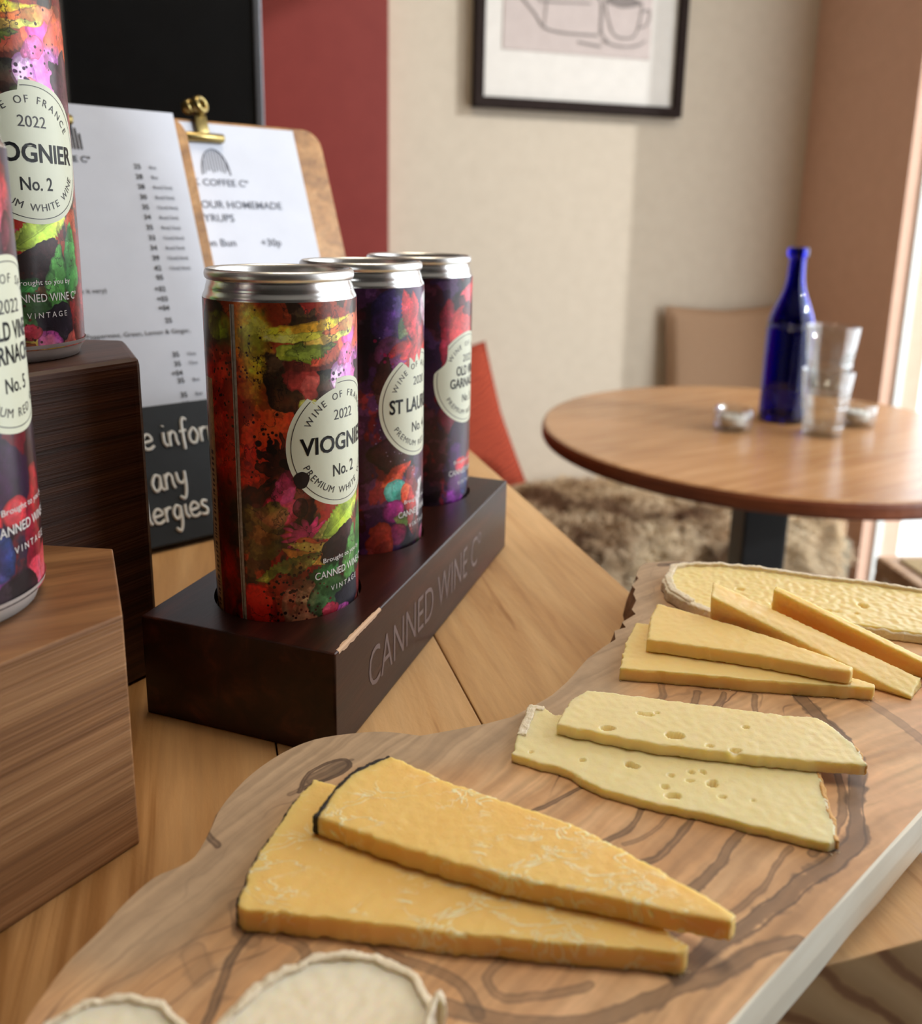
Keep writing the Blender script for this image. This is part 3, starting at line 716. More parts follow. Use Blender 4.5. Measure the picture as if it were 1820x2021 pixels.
viog = [('e', -45, 11, .9, 1.1, 0, (44, 52, 24), .8), ('e', -40, 11.3, .6, .5, 0, (96, 110, 30), .9), ('e', -10, 10, .75, 2.6, 8, (226, 118, 28), .8, .3), ('e', -8, 11, .6, 1.0, 0, (236, 156, 44), .6, .4),
        ('e', -38, 8, 1.3, 2.4, 10, (206, 40, 24), 1.2, .3), ('e', 0, 7.4, 1.1, 1.8, -10, (224, 66, 32), 1.1, .25), ('spike', -6, 6.3, .9, 1.2, 0, (196, 44, 26), .7), ('spike', 8, 6.4, .7, 1.2, 0, DK, .7),
        ('e', 35, 11.25, 2.2, .32, 6, (232, 172, 46), .5), ('e', 30, 11.0, 1.6, .2, 4, (214, 206, 70), .6), ('e', 25, 9.4, 1.2, 1.3, 0, (48, 34, 22), 1.1), ('e', 42, 9.9, 1.2, .9, 0, (96, 40, 30), .9), ('e', 28, 10.4, .9, .35, 0, (118, 128, 36), .8),
        ('leaf', 50, 10.6, 1.1, .5, 35, (232, 96, 66), .4), ('e', 76, 10.9, .9, .7, 20, (236, 74, 150), .9), ('e', 68, 11.3, 1.2, .3, 8, (240, 120, 60), .7), ('e', 95, 10.6, .8, 1.0, 0, (206, 90, 60), .8), ('e', 78, 9.6, .7, .9, 0, (220, 110, 190), .7, .2), ('e', 98, 9.3, .7, .9, 0, (70, 40, 50), .9),
        ('e', 57, 9.45, .42, .62, 10, (222, 112, 214), .25), ('e', 61, 9.1, .22, .3, 0, (244, 110, 120), .2), ('e', 44, 8.9, 1.0, .9, 30, (26, 24, 18), .9), ('leaf', 62, 8.7, .8, .5, -60, (138, 178, 54), .3), ('e', 50, 8.3, .6, .8, 0, (66, 82, 34), .8),
        ('e', 37, 8.15, .8, .7, 10, (206, 120, 112), .35, .04), ('e', 43, 8.0, .9, .25, -5, (212, 160, 60), .6), ('e', 30, 8.6, .5, .3, 0, (190, 200, 70), .6),
        ('e', 5, 5.2, 1.3, 1.0, 0, (40, 20, 18), 1.1), ('e', 6, 5.0, .7, .6, 0, (190, 40, 70), .8), ('e', 12, 6.0, .4, .9, -25, (176, 44, 96), .6), ('e', -6, 4.3, 1., 1.1, 0, (94, 84, 34), 1.), ('e', -35, 4.2, .7, .6, 0, (26, 34, 20), .8),
        ('spike', 26, 4.1, .75, .6, 0, (206, 48, 110), .4), ('e', 30, 3.7, .6, .3, -30, (232, 110, 40), .5), ('e', 22, 5.1, .28, .35, 0, (28, 16, 22), .12), ('leaf', 50, 4.2, .9, .45, 15, (196, 208, 84), .25), ('leaf', 60, 4.5, 1.2, .6, 30, (158, 186, 60), .35),
        ('e', 30, 3.2, 1.0, .22, -25, (240, 146, 56), .6), ('e', 38, 3.5, 1.1, .2, -20, (246, 214, 90), .6), ('e', 58, 3.3, 1.0, .7, 20, (40, 22, 24), 1.), ('leaf', 12, 2.9, 1.3, .4, 20, (120, 132, 54), .3), ('leaf', 35, 2.2, 1.1, .6, 35, (48, 108, 52), .3),
        ('e', 5, 1.9, .8, .8, 0, (226, 56, 34), .9), ('e', -12, 1.4, .8, .9, 0, (206, 34, 26), .8), ('e', 22, 1.4, .65, 1.15, 0, (206, 118, 86), .5), ('e', -45, 2.5, .8, 2.6, 0, (136, 24, 16), .8, .4), ('e', 48, 1.5, 1.0, .9, 0, (52, 84, 46), .7), ('e', 70, 2.4, .5, 1.6, 0, (78, 140, 66), .8),
        ('e', 88, 3.4, .45, 1.3, 0, (64, 132, 66), .7), ('e', 68, 1.3, .8, .7, 0, (40, 34, 44), .8), ('e', 50, .4, 1.2, .3, 10, (206, 188, 84), .8), ('e', 60, .75, .5, .3, 0, (190, 80, 160), .6), ('e', 30, .3, 1.4, .3, 0, (150, 60, 40), .8), ('e', 85, .7, .6, .4, 0, (226, 106, 96), .7), ('e', 100, 1.5, .8, 1.2, 0, (150, 40, 40), .9), ('e', 46, 1.0, .4, .3, 0, (170, 40, 60), .5),
        ('e', -8, 10.7, .42, 1.3, 4, (244, 158, 44), .5, .3), ('e', 57, 9.5, .36, .52, 10, (232, 128, 224), .2), ('e', 61, 9.05, .2, .28, 0, (246, 120, 130), .2), ('leaf', 34, 10.5, .9, .35, 10, (140, 156, 58), .5), ('e', 50, 10.9, 1.1, .16, 10, (246, 200, 90), .6), ('e', 66, 10.3, .6, .35, 20, (240, 90, 140), .8), ('e', 26, 9.3, .5, .5, 0, (140, 50, 44), .9), ('leaf', 46, 8.2, .8, .3, 25, (120, 140, 60), .4)]
viog_d = [(-12, 10.2, .5, 40, (60, 24, 12), .035), (0, 7.3, .5, 26, (40, 14, 12), .05), (4, 7.0, .25, 8, (30, 12, 12), .16), (12, 1.9, .5, 50, (40, 14, 10), .06), (57, 9.4, .2, 14, (60, 20, 60), .06), (-35, 9.2, .5, 40, (40, 20, 12), .05), (35, 3.2, .6, 40, (90, 30, 16), .05), (75, 10, .6, 26, (60, 20, 30), .05), (30, .9, .6, 60, (70, 20, 16), .04)]
stl = [('e', 34, 11.2, .8, .9, 0, (40, 28, 70), .4), ('e', 30, 10.6, .7, .7, 0, (70, 40, 104), .2), ('leaf', 48, 10.6, .7, .45, 60, (98, 140, 74), .25), ('e', 32, 9.5, .7, .6, 0, (120, 54, 92), .3), ('leaf', 62, 10.8, 1.2, .5, 100, (206, 36, 44), .2), ('leaf', 72, 10.4, 1.1, .5, 70, (140, 28, 48), .2),
       ('e', 92, 11.2, .8, .7, 0, (232, 196, 216), .8), ('e', 98, 10.2, .5, .9, 0, (96, 60, 190), .5), ('e', 108, 10.6, .5, 1., 0, (50, 60, 60), .5), ('leaf', 42, 9.6, .8, .3, 20, (206, 40, 40), .3), ('e', 70, 9.5, 1.0, .14, 25, (18, 14, 18), .2), ('leaf', 66, 8.6, .9, .45, 80, (222, 46, 40), .25), ('leaf', 82, 8.6, 1.1, .5, 95, (236, 58, 52), .25), ('leaf', 97, 8.9, .9, .5, 110, (206, 50, 44), .25),
       ('e', 50, 8.4, .9, 1.0, 0, (120, 44, 106), .7, .3), ('leaf', 26, 8.3, 1.2, .5, 85, (54, 28, 24), .3), ('e', 48, 7.0, 1.1, .8, 20, (104, 84, 118), .6, .2), ('e', 40, 6.0, .9, .9, 0, (62, 44, 76), .6), ('e', 36, 5.2, 1., .8, 0, (50, 24, 26), .8), ('leaf', 40, 4.3, 1.0, .4, 30, (176, 54, 34), .5), ('e', 38, 3.6, .6, .5, 0, (60, 140, 130), .3), ('e', 50, 3.4, .4, .45, 0, (206, 66, 40), .3),
       ('e', 36, 2.7, .55, .5, 0, (150, 44, 120), .2), ('leaf', 48, 2.2, .6, .4, -20, (110, 140, 66), .2), ('e', 40, 1.6, .6, .5, 0, (126, 40, 70), .3), ('leaf', 60, 2.4, 1.3, .45, 100, (176, 34, 32), .2), ('leaf', 68, 1.6, 1.0, .4, 100, (60, 24, 20), .3), ('e', 75, 3.0, .5, .9, 0, (206, 190, 206), .6), ('e', 88, 3.4, .5, 1.2, 0, (90, 40, 50), .7), ('e', 82, 2.3, .4, 1.3, 10, (22, 24, 26), .6),
       ('leaf', 50, .7, 1.0, .35, 40, (30, 20, 26), .25), ('leaf', 66, .4, .9, .4, 50, (40, 110, 72), .25), ('e', 88, .9, .6, .6, 0, (236, 80, 106), .5), ('e', 24, 1., .6, 1.2, 0, (196, 66, 30), .7), ('e', 100, .8, .4, .6, 0, (236, 150, 80), .5),
       ('leaf', 54, 10.9, 1.2, .5, 108, (196, 34, 46), .12), ('maple', 68, 9.2, 1.3, 1.2, 20, (236, 52, 48), .3), ('leaf', 58, 9.0, .9, .4, 70, (214, 44, 46), .2), ('e', 96, 9.9, .4, .5, 0, (110, 84, 214), .6), ('e', 90, 11.4, .5, .4, 0, (236, 208, 226), .7), ('e', 44, 8.0, .5, .6, 0, (150, 64, 130), .5)]
gar = [('e', 78, 11.0, 1.1, .8, 0, (232, 44, 56), .9), ('e', 92, 10.6, .5, .9, 0, (238, 90, 120), .6), ('e', 62, 10.7, 1.1, .6, 10, (30, 14, 18), .8), ('e', 100, 9.4, .5, 1.2, 0, (60, 20, 30), .7), ('e', 66, 9.2, .95, 1.4, 5, (226, 40, 40), .2), ('e', 84, 9.9, .3, .7, 0, (30, 14, 20), .5), ('leaf', 55, 7.9, 1.3, .5, 10, (176, 30, 50), .3), ('e', 50, 6.9, .6, .6, 0, (130, 20, 50), .2), ('e', 40, 9, .7, 2, 0, (150, 24, 40), .8),
       ('e', 44, 5.4, .9, .9, 0, (96, 16, 40), .5), ('e', 60, 4.0, 1.2, 1.2, 0, (44, 18, 48), .8), ('e', 60, 2.8, .42, .4, 0, (196, 34, 46), .12), ('e', 80, 2.9, .45, .42, 0, (206, 44, 54), .12), ('e', 80, 3.0, .2, .2, 0, (250, 120, 110), .2), ('e', 46, 3.3, .6, .7, 0, (70, 20, 90), .5), ('e', 52, 1.6, .9, 1., 0, (90, 26, 100), .7), ('e', 66, 1.9, .35, .8, 0, (30, 50, 100), .5), ('e', 95, 1.6, .5, 1.4, 0, (120, 20, 40), .8),
       ('e', 95, .9, .5, .5, 0, (244, 66, 86), .6), ('e', 78, .6, .8, .6, 0, (26, 16, 24), .7), ('e', 105, 4.5, .6, 1.5, 0, (40, 20, 30), .7), ('e', 116, .8, .7, .7, 0, (220, 50, 60), .7), ('e', 100, 3.2, .5, .8, 0, (150, 30, 44), .7),
       ('e', 58, 9.4, 1.0, 1.35, 5, (240, 50, 44), .12), ('e', 82, 11.2, 1.0, .75, 0, (238, 52, 64), .7), ('e', 90, 10.9, .35, .6, 0, (244, 100, 120), .5), ('e', 72, 10.6, .8, .35, 15, (30, 14, 18), .7), ('e', 56, 2.8, .42, .4, 0, (200, 36, 48), .1), ('e', 78, 2.9, .42, .4, 0, (214, 46, 54), .1)]
im_v = to_image('art_warm', paint(3, [(96, 32, 20), (48, 34, 20), (170, 36, 24), (66, 50, 24), (160, 60, 30)], viog, viog_d, vx, .8, 1.15))
im_s = to_image('art_violet', paint(11, [(58, 24, 40), (28, 22, 34), (128, 34, 40), (70, 36, 80)], stl, [(50, 6.5, .8, 110, (160, 140, 170), .022), (32, 9.5, .3, 12, (150, 20, 70), .07)], None, .45, 1.2))
im_g = to_image('art_crimson', paint(23, [(54, 14, 28), (26, 14, 24), (120, 20, 36), (48, 24, 60)], gar, [(66, 9.3, .5, 20, (150, 20, 24), .04)], None, .35, 1.2))
alu = NT('aluminium'); alu.set(Base_Color=(.86, .86, .85, 1), Metallic=1., Roughness=.24); alu.bump(alu.noise(alu.vec((300, 300, 20)), 2, 2), .05, .0002); alum = alu.m
alud = NT('aluminium_rim'); alud.set(Base_Color=(.82, .81, .79, 1), Metallic=1., Roughness=.34)
alub = NT('aluminium_base'); alub.set(Base_Color=(.82, .82, .80, 1), Metallic=.55, Roughness=.42)
def artmat(name, im):
    n = NT(name); tx = n.n('ShaderNodeTexImage'); tx.image = im; tc = n.n('ShaderNodeTexCoord'); n.l(tc.outputs['UV'], tx.inputs[0]); tx.extension = 'EXTEND'
    n.l(tx.outputs[0], n.b.inputs['Base Color']); n.set(Metallic=.22, Roughness=.34); n.bump(n.noise(n.vec(), 1500, 2), .12, .0002)
    n.b.inputs['Coat Weight'].default_value = .3; n.b.inputs['Coat Roughness'].default_value = .2
    return n.m
AM = {'v': artmat('printed_warm', im_v), 's': artmat('printed_violet', im_s), 'g': artmat('printed_crimson', im_g)}
cream = NT('label_cream'); cream.set(Base_Color=lin((226, 229, 206)), Roughness=.38); creamm = cream.m
blackt = NT('label_black'); blackt.set(Base_Color=lin((12, 13, 18)), Roughness=.35); blackt.b.inputs['Specular IOR Level'].default_value = .3; blackm = blackt.m
thin = plain('label_grey', (58, 56, 58), .4); whit = plain('can_white', (236, 232, 230), .4)
HC = 13.05
def cyl(az0, z0, e):
    def fn(x, y):
        a = math.radians(az0)+x/RC; r = RC+e; return (r*math.sin(a), -r*math.cos(a), z0+y)
    return fn
BITE = {'v': lambda d: 1.98 if 100 < d < 130 else 2.28,
        's': lambda d: (1.72+.5*abs(((d-84) % 13)/13-.5)*2) if 84 < d < 124 else 2.28,
        'g': lambda d: 2.28-.42*math.sin(math.radians((d-132)*180/38)) if 132 < d < 170 else 2.28}
TXT = {'v': ('VIOGNIER', None, 'No. 2', 'WINE OF FRANCE', '2022', 'PREMIUM WHITE WINE'), 's': ('ST LAURENT', None, 'No. 4', 'WINE OF AUSTRIA', '2020', 'PREMIUM RED WINE'),
       'g': ('OLD VINE', 'GARNACHA', 'No. 5', 'WINE OF SPAIN', '2022', 'PREMIUM RED WINE')}
def can(kind, loc, az, label, lz=7.2):
    t = thing('wine_can', loc, label, 'can')
    base = [(0, .75), (1.5, .6), (2.1, .18), (2.28, .0), (2.38, .03), (2.46, .25), (2.62, .5), (2.655, .62)]
    v, f = lathe(base, 72); obj('base', v, f, alub.m, t, smooth=True)
    n, m = 96, 4; V, F, UV = [], [], []
    for j in range(m+1):
        for i in range(n+1):
            a = -math.pi+2*math.pi*i/n; z = .45+(12.08-.45)*j/m; r = RC if j else 2.61; V.append((r*math.sin(a), -r*math.cos(a), z)); UV.append((i/n, z/12.2))
    F = [(j*(n+1)+i, j*(n+1)+i+1, (j+1)*(n+1)+i+1, (j+1)*(n+1)+i) for j in range(m) for i in range(n)]
    obj('printed_sleeve', V, F, AM[kind], t, smooth=True, uv=UV)
    nk = [(2.655, 12.0), (2.64, 12.14), (2.58, 12.27), (2.545, 12.36), (2.54, 12.44), (2.50, 12.56), (2.47, 12.64), (2.45, 12.72)]
    v, f = lathe([(p.x, p.y) for p in crom(nk, 3)], 96); obj('neck', v, f, alum, t, smooth=True)
    rim = [(2.40, 12.70), (2.47, 12.68), (2.545, 12.74), (2.57, 12.86), (2.545, 12.98), (2.47, 13.05), (2.40, 13.04), (2.34, 12.95), (2.30, 12.75), (2.24, 12.45), (2.20, 12.36), (2.12, 12.36), (2.08, 12.46), (1.9, 12.5), (0, 12.5)]
    v, f = lathe([(p.x, p.y) for p in crom(rim, 2)], 96); lid = obj('lid', v, f, alud.m, t, smooth=True)
    tabp = join(bmbevel(prism(rrect(-.45, .45, -.2, 1.3, .4), 12.56, 12.66), .02, 1, 60), lathe([(0, 12.5), (.2, 12.5), (.2, 12.72), (0, 12.74)], 16))
    obj('pull_tab', tabp[0], tabp[1], alud.m, lid)
    # label disc
    z0 = lz; V, F = [], []; nr, na = 8, 120; fn = cyl(az, z0, .006); b = BITE[kind]
    for k in range(na):
        d = 360*k/na; r1 = b(d)
        for j in range(1, nr+1): r = r1*j/nr; V.append(fn(r*math.cos(math.radians(d)), r*math.sin(math.radians(d))))
    V.append(fn(0, 0)); ce = len(V)-1
    for k in range(na):
        k2 = (k+1) % na; F.append((ce, k*nr, k2*nr))
        for j in range(nr-1): F.append((k*nr+j, k*nr+j+1, k2*nr+j+1, k2*nr+j))
    lab = obj('round_label', V, F, creamm, t, smooth=True)
    V, F = [], []; fn2 = cyl(az, z0, .010)
    for k in range(na):
        d = 360*k/na
        for r in (2.10, 2.125): V.append(fn2(r*math.cos(math.radians(d)), r*math.sin(math.radians(d))))
        d2 = 360*(k+1)/na
        if b(d) > 2.13 and b(d2 % 360) > 2.13: F.append((2*k, 2*k+1, 2*((k+1) % na)+1, 2*((k+1) % na)))
    obj('ring_line', V, F, thin, lab)
    if kind == 'v':
        V = [cyl(az, z0, .016)(-1.78+.27*math.cos(a)*(1+.1*math.sin(3*a)), -1.12+.3*math.sin(a)) for a in np.linspace(0, 2*math.pi, 28, endpoint=False)]
        obj('printed_berry', V+[cyl(az, z0, .018)(-1.78, -1.12)], [(i, (i+1) % 28, 28) for i in range(28)], plain('berry_black', (30, 18, 24), .4), lab)
    n1, n2, no, arc1, yr, arc2 = TXT[kind]; fn3 = cyl(az, z0, .014)
    big = []
    if n2 is None: big += [glyphs(n1, .58, .022, 3.62)+(0, -.27)]
    else: big += [glyphs(n1, .46, .02, 1.95)+(0, .16), glyphs(n2, .46, .02, 2.75)+(0, -.44)]
    big += [glyphs(no, .42 if n2 is None else .38, .01, 1.15 if n2 is None else 1.0)+(0, -1.18 if n2 is None else -1.18)]
    v, f = flat(big, fn3); obj('wine_name', v, f, blackm, lab)
    sm = arc_text(arc1, .24, 1.58, True, .085) + arc_text(arc2, .24, 1.86, False, .075) + [glyphs(yr, .36, 0, 1.0)+(0, .82)]
    v, f = flat(sm, fn3); obj('small_print', v, f, thin, lab)
    w = [glyphs('Brought to you by', .17, .004, 2.1)+(0, -4.28), glyphs('CANNED WINE Cº', .27, .006, 2.75)+(0, -4.85), glyphs('VINTAGE', .19, .0, 1.5, 'C', 1.5)+(0, -5.4)]
    v, f = flat(w, cyl(az, z0, .008)); obj('white_print', v, f, whit, t)
    return t
hu = Vector((.3224, .9466, 0)); hw = Vector((-.9466, .3224, 0)); HB = Vector((-3.935, 25.213, 0))
cc = [HB+hu*(3.824+6.5346*i)+hw*3.922 for i in range(3)]
can('v', (cc[0].x, cc[0].y, 2.83), 61.7, 'can of Viognier No. 2 nearest in the dark wooden holder')
can('s', (cc[1].x, cc[1].y, 2.83), 70.3, 'can of St Laurent No. 4, the middle one in the wooden holder')
can('g', (cc[2].x, cc[2].y, 2.83), 68.1, 'can of Old Vine Garnacha standing farthest in the wooden holder')
can('v', (-16.46, 30.5, 12.55), 59.5, 'can of Viognier No. 2 standing on the tall dark riser', 6.95)
can('g', (-14.12, 21.5, 7.12), 91, 'can of Old Vine Garnacha standing on the low brown riser', 7.2)

# ------------------------------------------------------------------ can holder
def holder():
    t = thing('can_holder', (HB.x, HB.y, 0), 'dark stained wooden block holding three wine cans', 'holder', rz=math.atan2(hu.y, hu.x))
    # local x along the block, local y to its left
    L_, W_, H_ = 20.2, 7.633, 3.813
    blk = bmbevel(box(0, L_, 0, W_, 0, H_), .09, 3)
    def mods(o):
        for i in range(3):
            cyl_ = lathe([(0, 2.8), (2.74, 2.8), (2.74, 5), (0, 5)], 64)
            me = bpy.data.meshes.new('cut'); v, f = fix(xf(cyl_, None, (3.824+6.5346*i, 3.922, 0))); 
            bm = bmesh.new(); vs = [bm.verts.new(q) for q in v]
            for q in f:
                if len(set(q)) > 2: bm.faces.new([vs[k] for k in q])
            bmesh.ops.remove_doubles(bm, verts=bm.verts, dist=1e-4); bmesh.ops.recalc_face_normals(bm, faces=bm.faces); bm.to_mesh(me); bm.free()
            c2 = bpy.data.objects.new('cut', me); C.objects.link(c2); cuts.append(c2)
            md = o.modifiers.new('b', 'BOOLEAN'); md.object = c2; md.operation = 'DIFFERENCE'; md.solver = 'EXACT'
    cuts = []
    v, f, _ = evaluated(blk, mods)
    for c2 in cuts: bpy.data.objects.remove(c2)
    m = NT('holder_stain'); v0 = m.vec((1, 1, 1)); mp = m.n('ShaderNodeMapping'); mp.inputs['Scale'].default_value = (10, 90, 90); m.l(v0, mp.inputs[0])
    a = m.noise(mp.outputs[0], 1, 5, .6, .5); m.l(m.ramp(a, [(.3, (24, 9, 6)), (.55, (48, 20, 13)), (.75, (76, 36, 24))]), m.b.inputs['Base Color'])
    m.set(Roughness=.3); m.b.inputs['Specular IOR Level'].default_value = .35; m.bump(m.noise(m.vec((40, 200, 200)), 3, 3), .12, .0004)
    obj('block', v, f, m.m, t)
    # stamped lettering on the right face (y = 0)
    silver = plain('worn_silver', (122, 106, 104), .5, .1)
    gv, gf = glyphs('CANNED WINE Cº', 1.0, -.004, 13.1, 'L', 1.0)
    gv[:, 1] *= 1.55/1.0
    V = [(x+2.55, -.012, y+1.05) for x, y in gv]
    obj('lettering', V, gf, silver, t)
    dk = plain('letter_shadow', (20, 12, 12), .6)
    # chipped near end of the top right edge
    R = random.Random(5); V, F = [], []
    xs = np.linspace(.25, 3.6, 46)
    for i, x in enumerate(xs):
        k = .05+.13*abs(noise.noise((x*1.9, 1, 0)))+.02*R.random()
        if x < .5 or x > 3.2: k *= .4
        V += [(x, -.014, H_-.07-k), (x, -.012, H_-.04), (x, .055, H_+.006), (x, .06+k*.7, H_+.008)]
    F = [(4*i+a, 4*i+a+1, 4*i+a+5, 4*i+a+4) for i in range(len(xs)-1) for a in range(3)]
    obj('chipped_edge', V, F, plain('bare_wood', (206, 170, 140), .7), t)
holder()

# ------------------------------------------------------------------ olive wood serving board
BZ = 1.8
BL = [(-8.5, 14.14), (-8.31, 15.29), (-7.94, 16.24), (-7.74, 16.9), (-7.33, 17.77), (-6.85, 18.16), (-6.52, 18.55), (-6.41, 19.47), (-6.4, 20.15), (-6.25, 20.89), (-5.86, 21.9), (-5.18, 22.89), (-4.37, 23.56), (-3.31, 23.91), (-2.21, 24.05), (-1.08, 23.87), (0.03, 24.24), (1.01, 24.6), (1.85, 25.0), (2.56, 25.62), (3.31, 26.36), (3.94, 27.26), (4.88, 28.89), (5.58, 29.76), (6.18, 30.42), (6.26, 31.13), (6.77, 31.45), (6.7, 31.89), (7.4, 32.64), (7.32, 33.06), (7.68, 33.95), (7.68, 34.6), (7.86, 35.08), (7.78, 35.5), (8.22, 36.23), (8.21, 36.63), (8.53, 37.52), (8.9, 38.05), (9.6, 38.29), (11.8, 38.34), (13.86, 37.95), (16.47, 37.24), (18.52, 36.54), (20.79, 35.55)]
BR = [(23.5, 34.2), (24.8, 32), (22.5, 29.4), (13.11, 20.86), (10.24, 18.29), (5.67, 14.2), (2.5, 11.4), (-2, 9.2), (-6.2, 9.5), (-8.4, 11.5)]
VEINS = [(([(8.4, 27.0), (9.9, 25.7), (11.2, 24.2), (11.9, 22.6), (11.8, 21.2), (11.0, 19.9), (9.9, 18.7), (8.5, 17.8), (7.3, 17.0), (6.2, 16.2), (4.6, 15.2)]), .42, .75)]
def px_vein():
    """dark heartwood streaks measured on the board, as (points, half width, strength)"""
    return [([(11.9, 27.4), (12.1, 25.6), (12.3, 24.2), (12.15, 22.9), (11.8, 22.0), (11.2, 20.6), (10.6, 19.5), (9.7, 18.6), (8.6, 17.9), (7.5, 17.2), (6.6, 16.5), (5.9, 16.0), (5.0, 15.2)], .26, .8),
            ([(11.4, 24.6), (11.5, 23.2), (11.2, 21.5), (10.3, 19.9), (9.4, 19.0)], .12, .6), ([(7.9, 16.3), (7.1, 16.0), (6.0, 15.3), (4.9, 14.9), (4.1, 14.6), (3.3, 14.3), (1.2, 14.2), (-.3, 14.4)], .2, .6),
            ([(8.0, 20.0), (7.3, 19.3), (6.5, 18.3), (5.7, 17.7), (5.1, 17.5), (4.0, 16.9)], .13, .6), ([(8.9, 19.2), (7.8, 18.1), (7.0, 17.4), (6.2, 16.9), (5.8, 16.8), (4.6, 16.0)], .07, .45),
            ([(3.7, 21.5), (3.0, 21.0), (2.2, 20.4), (1.7, 20.1), (.6, 19.8)], .05, .7), ([(5.4, 20.9), (4.8, 19.9), (3.8, 19.3), (2.9, 19.4), (2.2, 19.6)], .07, .6), ([(6.7, 20.4), (5.9, 19.5), (5.2, 18.8), (4.3, 18.5)], .08, .6), ([(6.2, 20.6), (5.2, 19.6), (4.4, 19.2)], .05, .4),
            ([(8.3, 26.7), (8.0, 26.0), (7.7, 25.6)], .12, .55), ([(9.2, 26.7), (8.8, 26.0), (8.4, 25.4)], .1, .6), ([(10.3, 26.6), (10.0, 25.9), (9.9, 25.2)], .1, .5), ([(7.3, 27.3), (7.2, 26.6), (6.9, 26.1)], .09, .45), ([(13.6, 27), (14.5, 25.6), (14.9, 24)], .2, .35),
            ([(-4.6, 16.6), (-4.7, 16.1), (-4.9, 15.4), (-4.9, 14.7), (-5.0, 13.9), (-5.2, 13.0)], .1, .75), ([(-3.9, 16.0), (-3.4, 15.7), (-3.3, 15.3), (-3.8, 14.9), (-4.3, 14.2)], .12, .5), ([(-2.2, 16.3), (-1.4, 15.6), (-.6, 15.3), (.2, 14.9), (.6, 14.3)], .16, .55), ([(1.2, 15.7), (.8, 15.2), (1.2, 14.7), (2.2, 14.9), (3.0, 15.1)], .1, .45),
            ([(3.0, 18.8), (2.0, 18.9)], .06, .4), ([(-4.4, 21.0), (-4.2, 21.8), (-3.7, 22.4), (-3.2, 22.6), (-3.0, 22.2), (-3.4, 21.7), (-4.0, 21.3), (-4.4, 21.1)], .05, 1.), ([(-4.0, 21.5), (-3.3, 22.3)], .3, .7), ([(-4.6, 20.9), (-3.0, 22.6)], .06, .5),
            ([(9.5, 37.95), (9.9, 38.0)], .12, 1.), ([(9.6, 38.1), (11.6, 38.15)], .1, .5), ([(-6.4, 19.4), (-6.0, 19.0)], .07, .8), ([(-5.2, 17.0), (-4.9, 16.2), (-4.5, 15.9)], .2, .35), ([(-5.8, 15.6), (-5.4, 15.0)], .3, .25)]
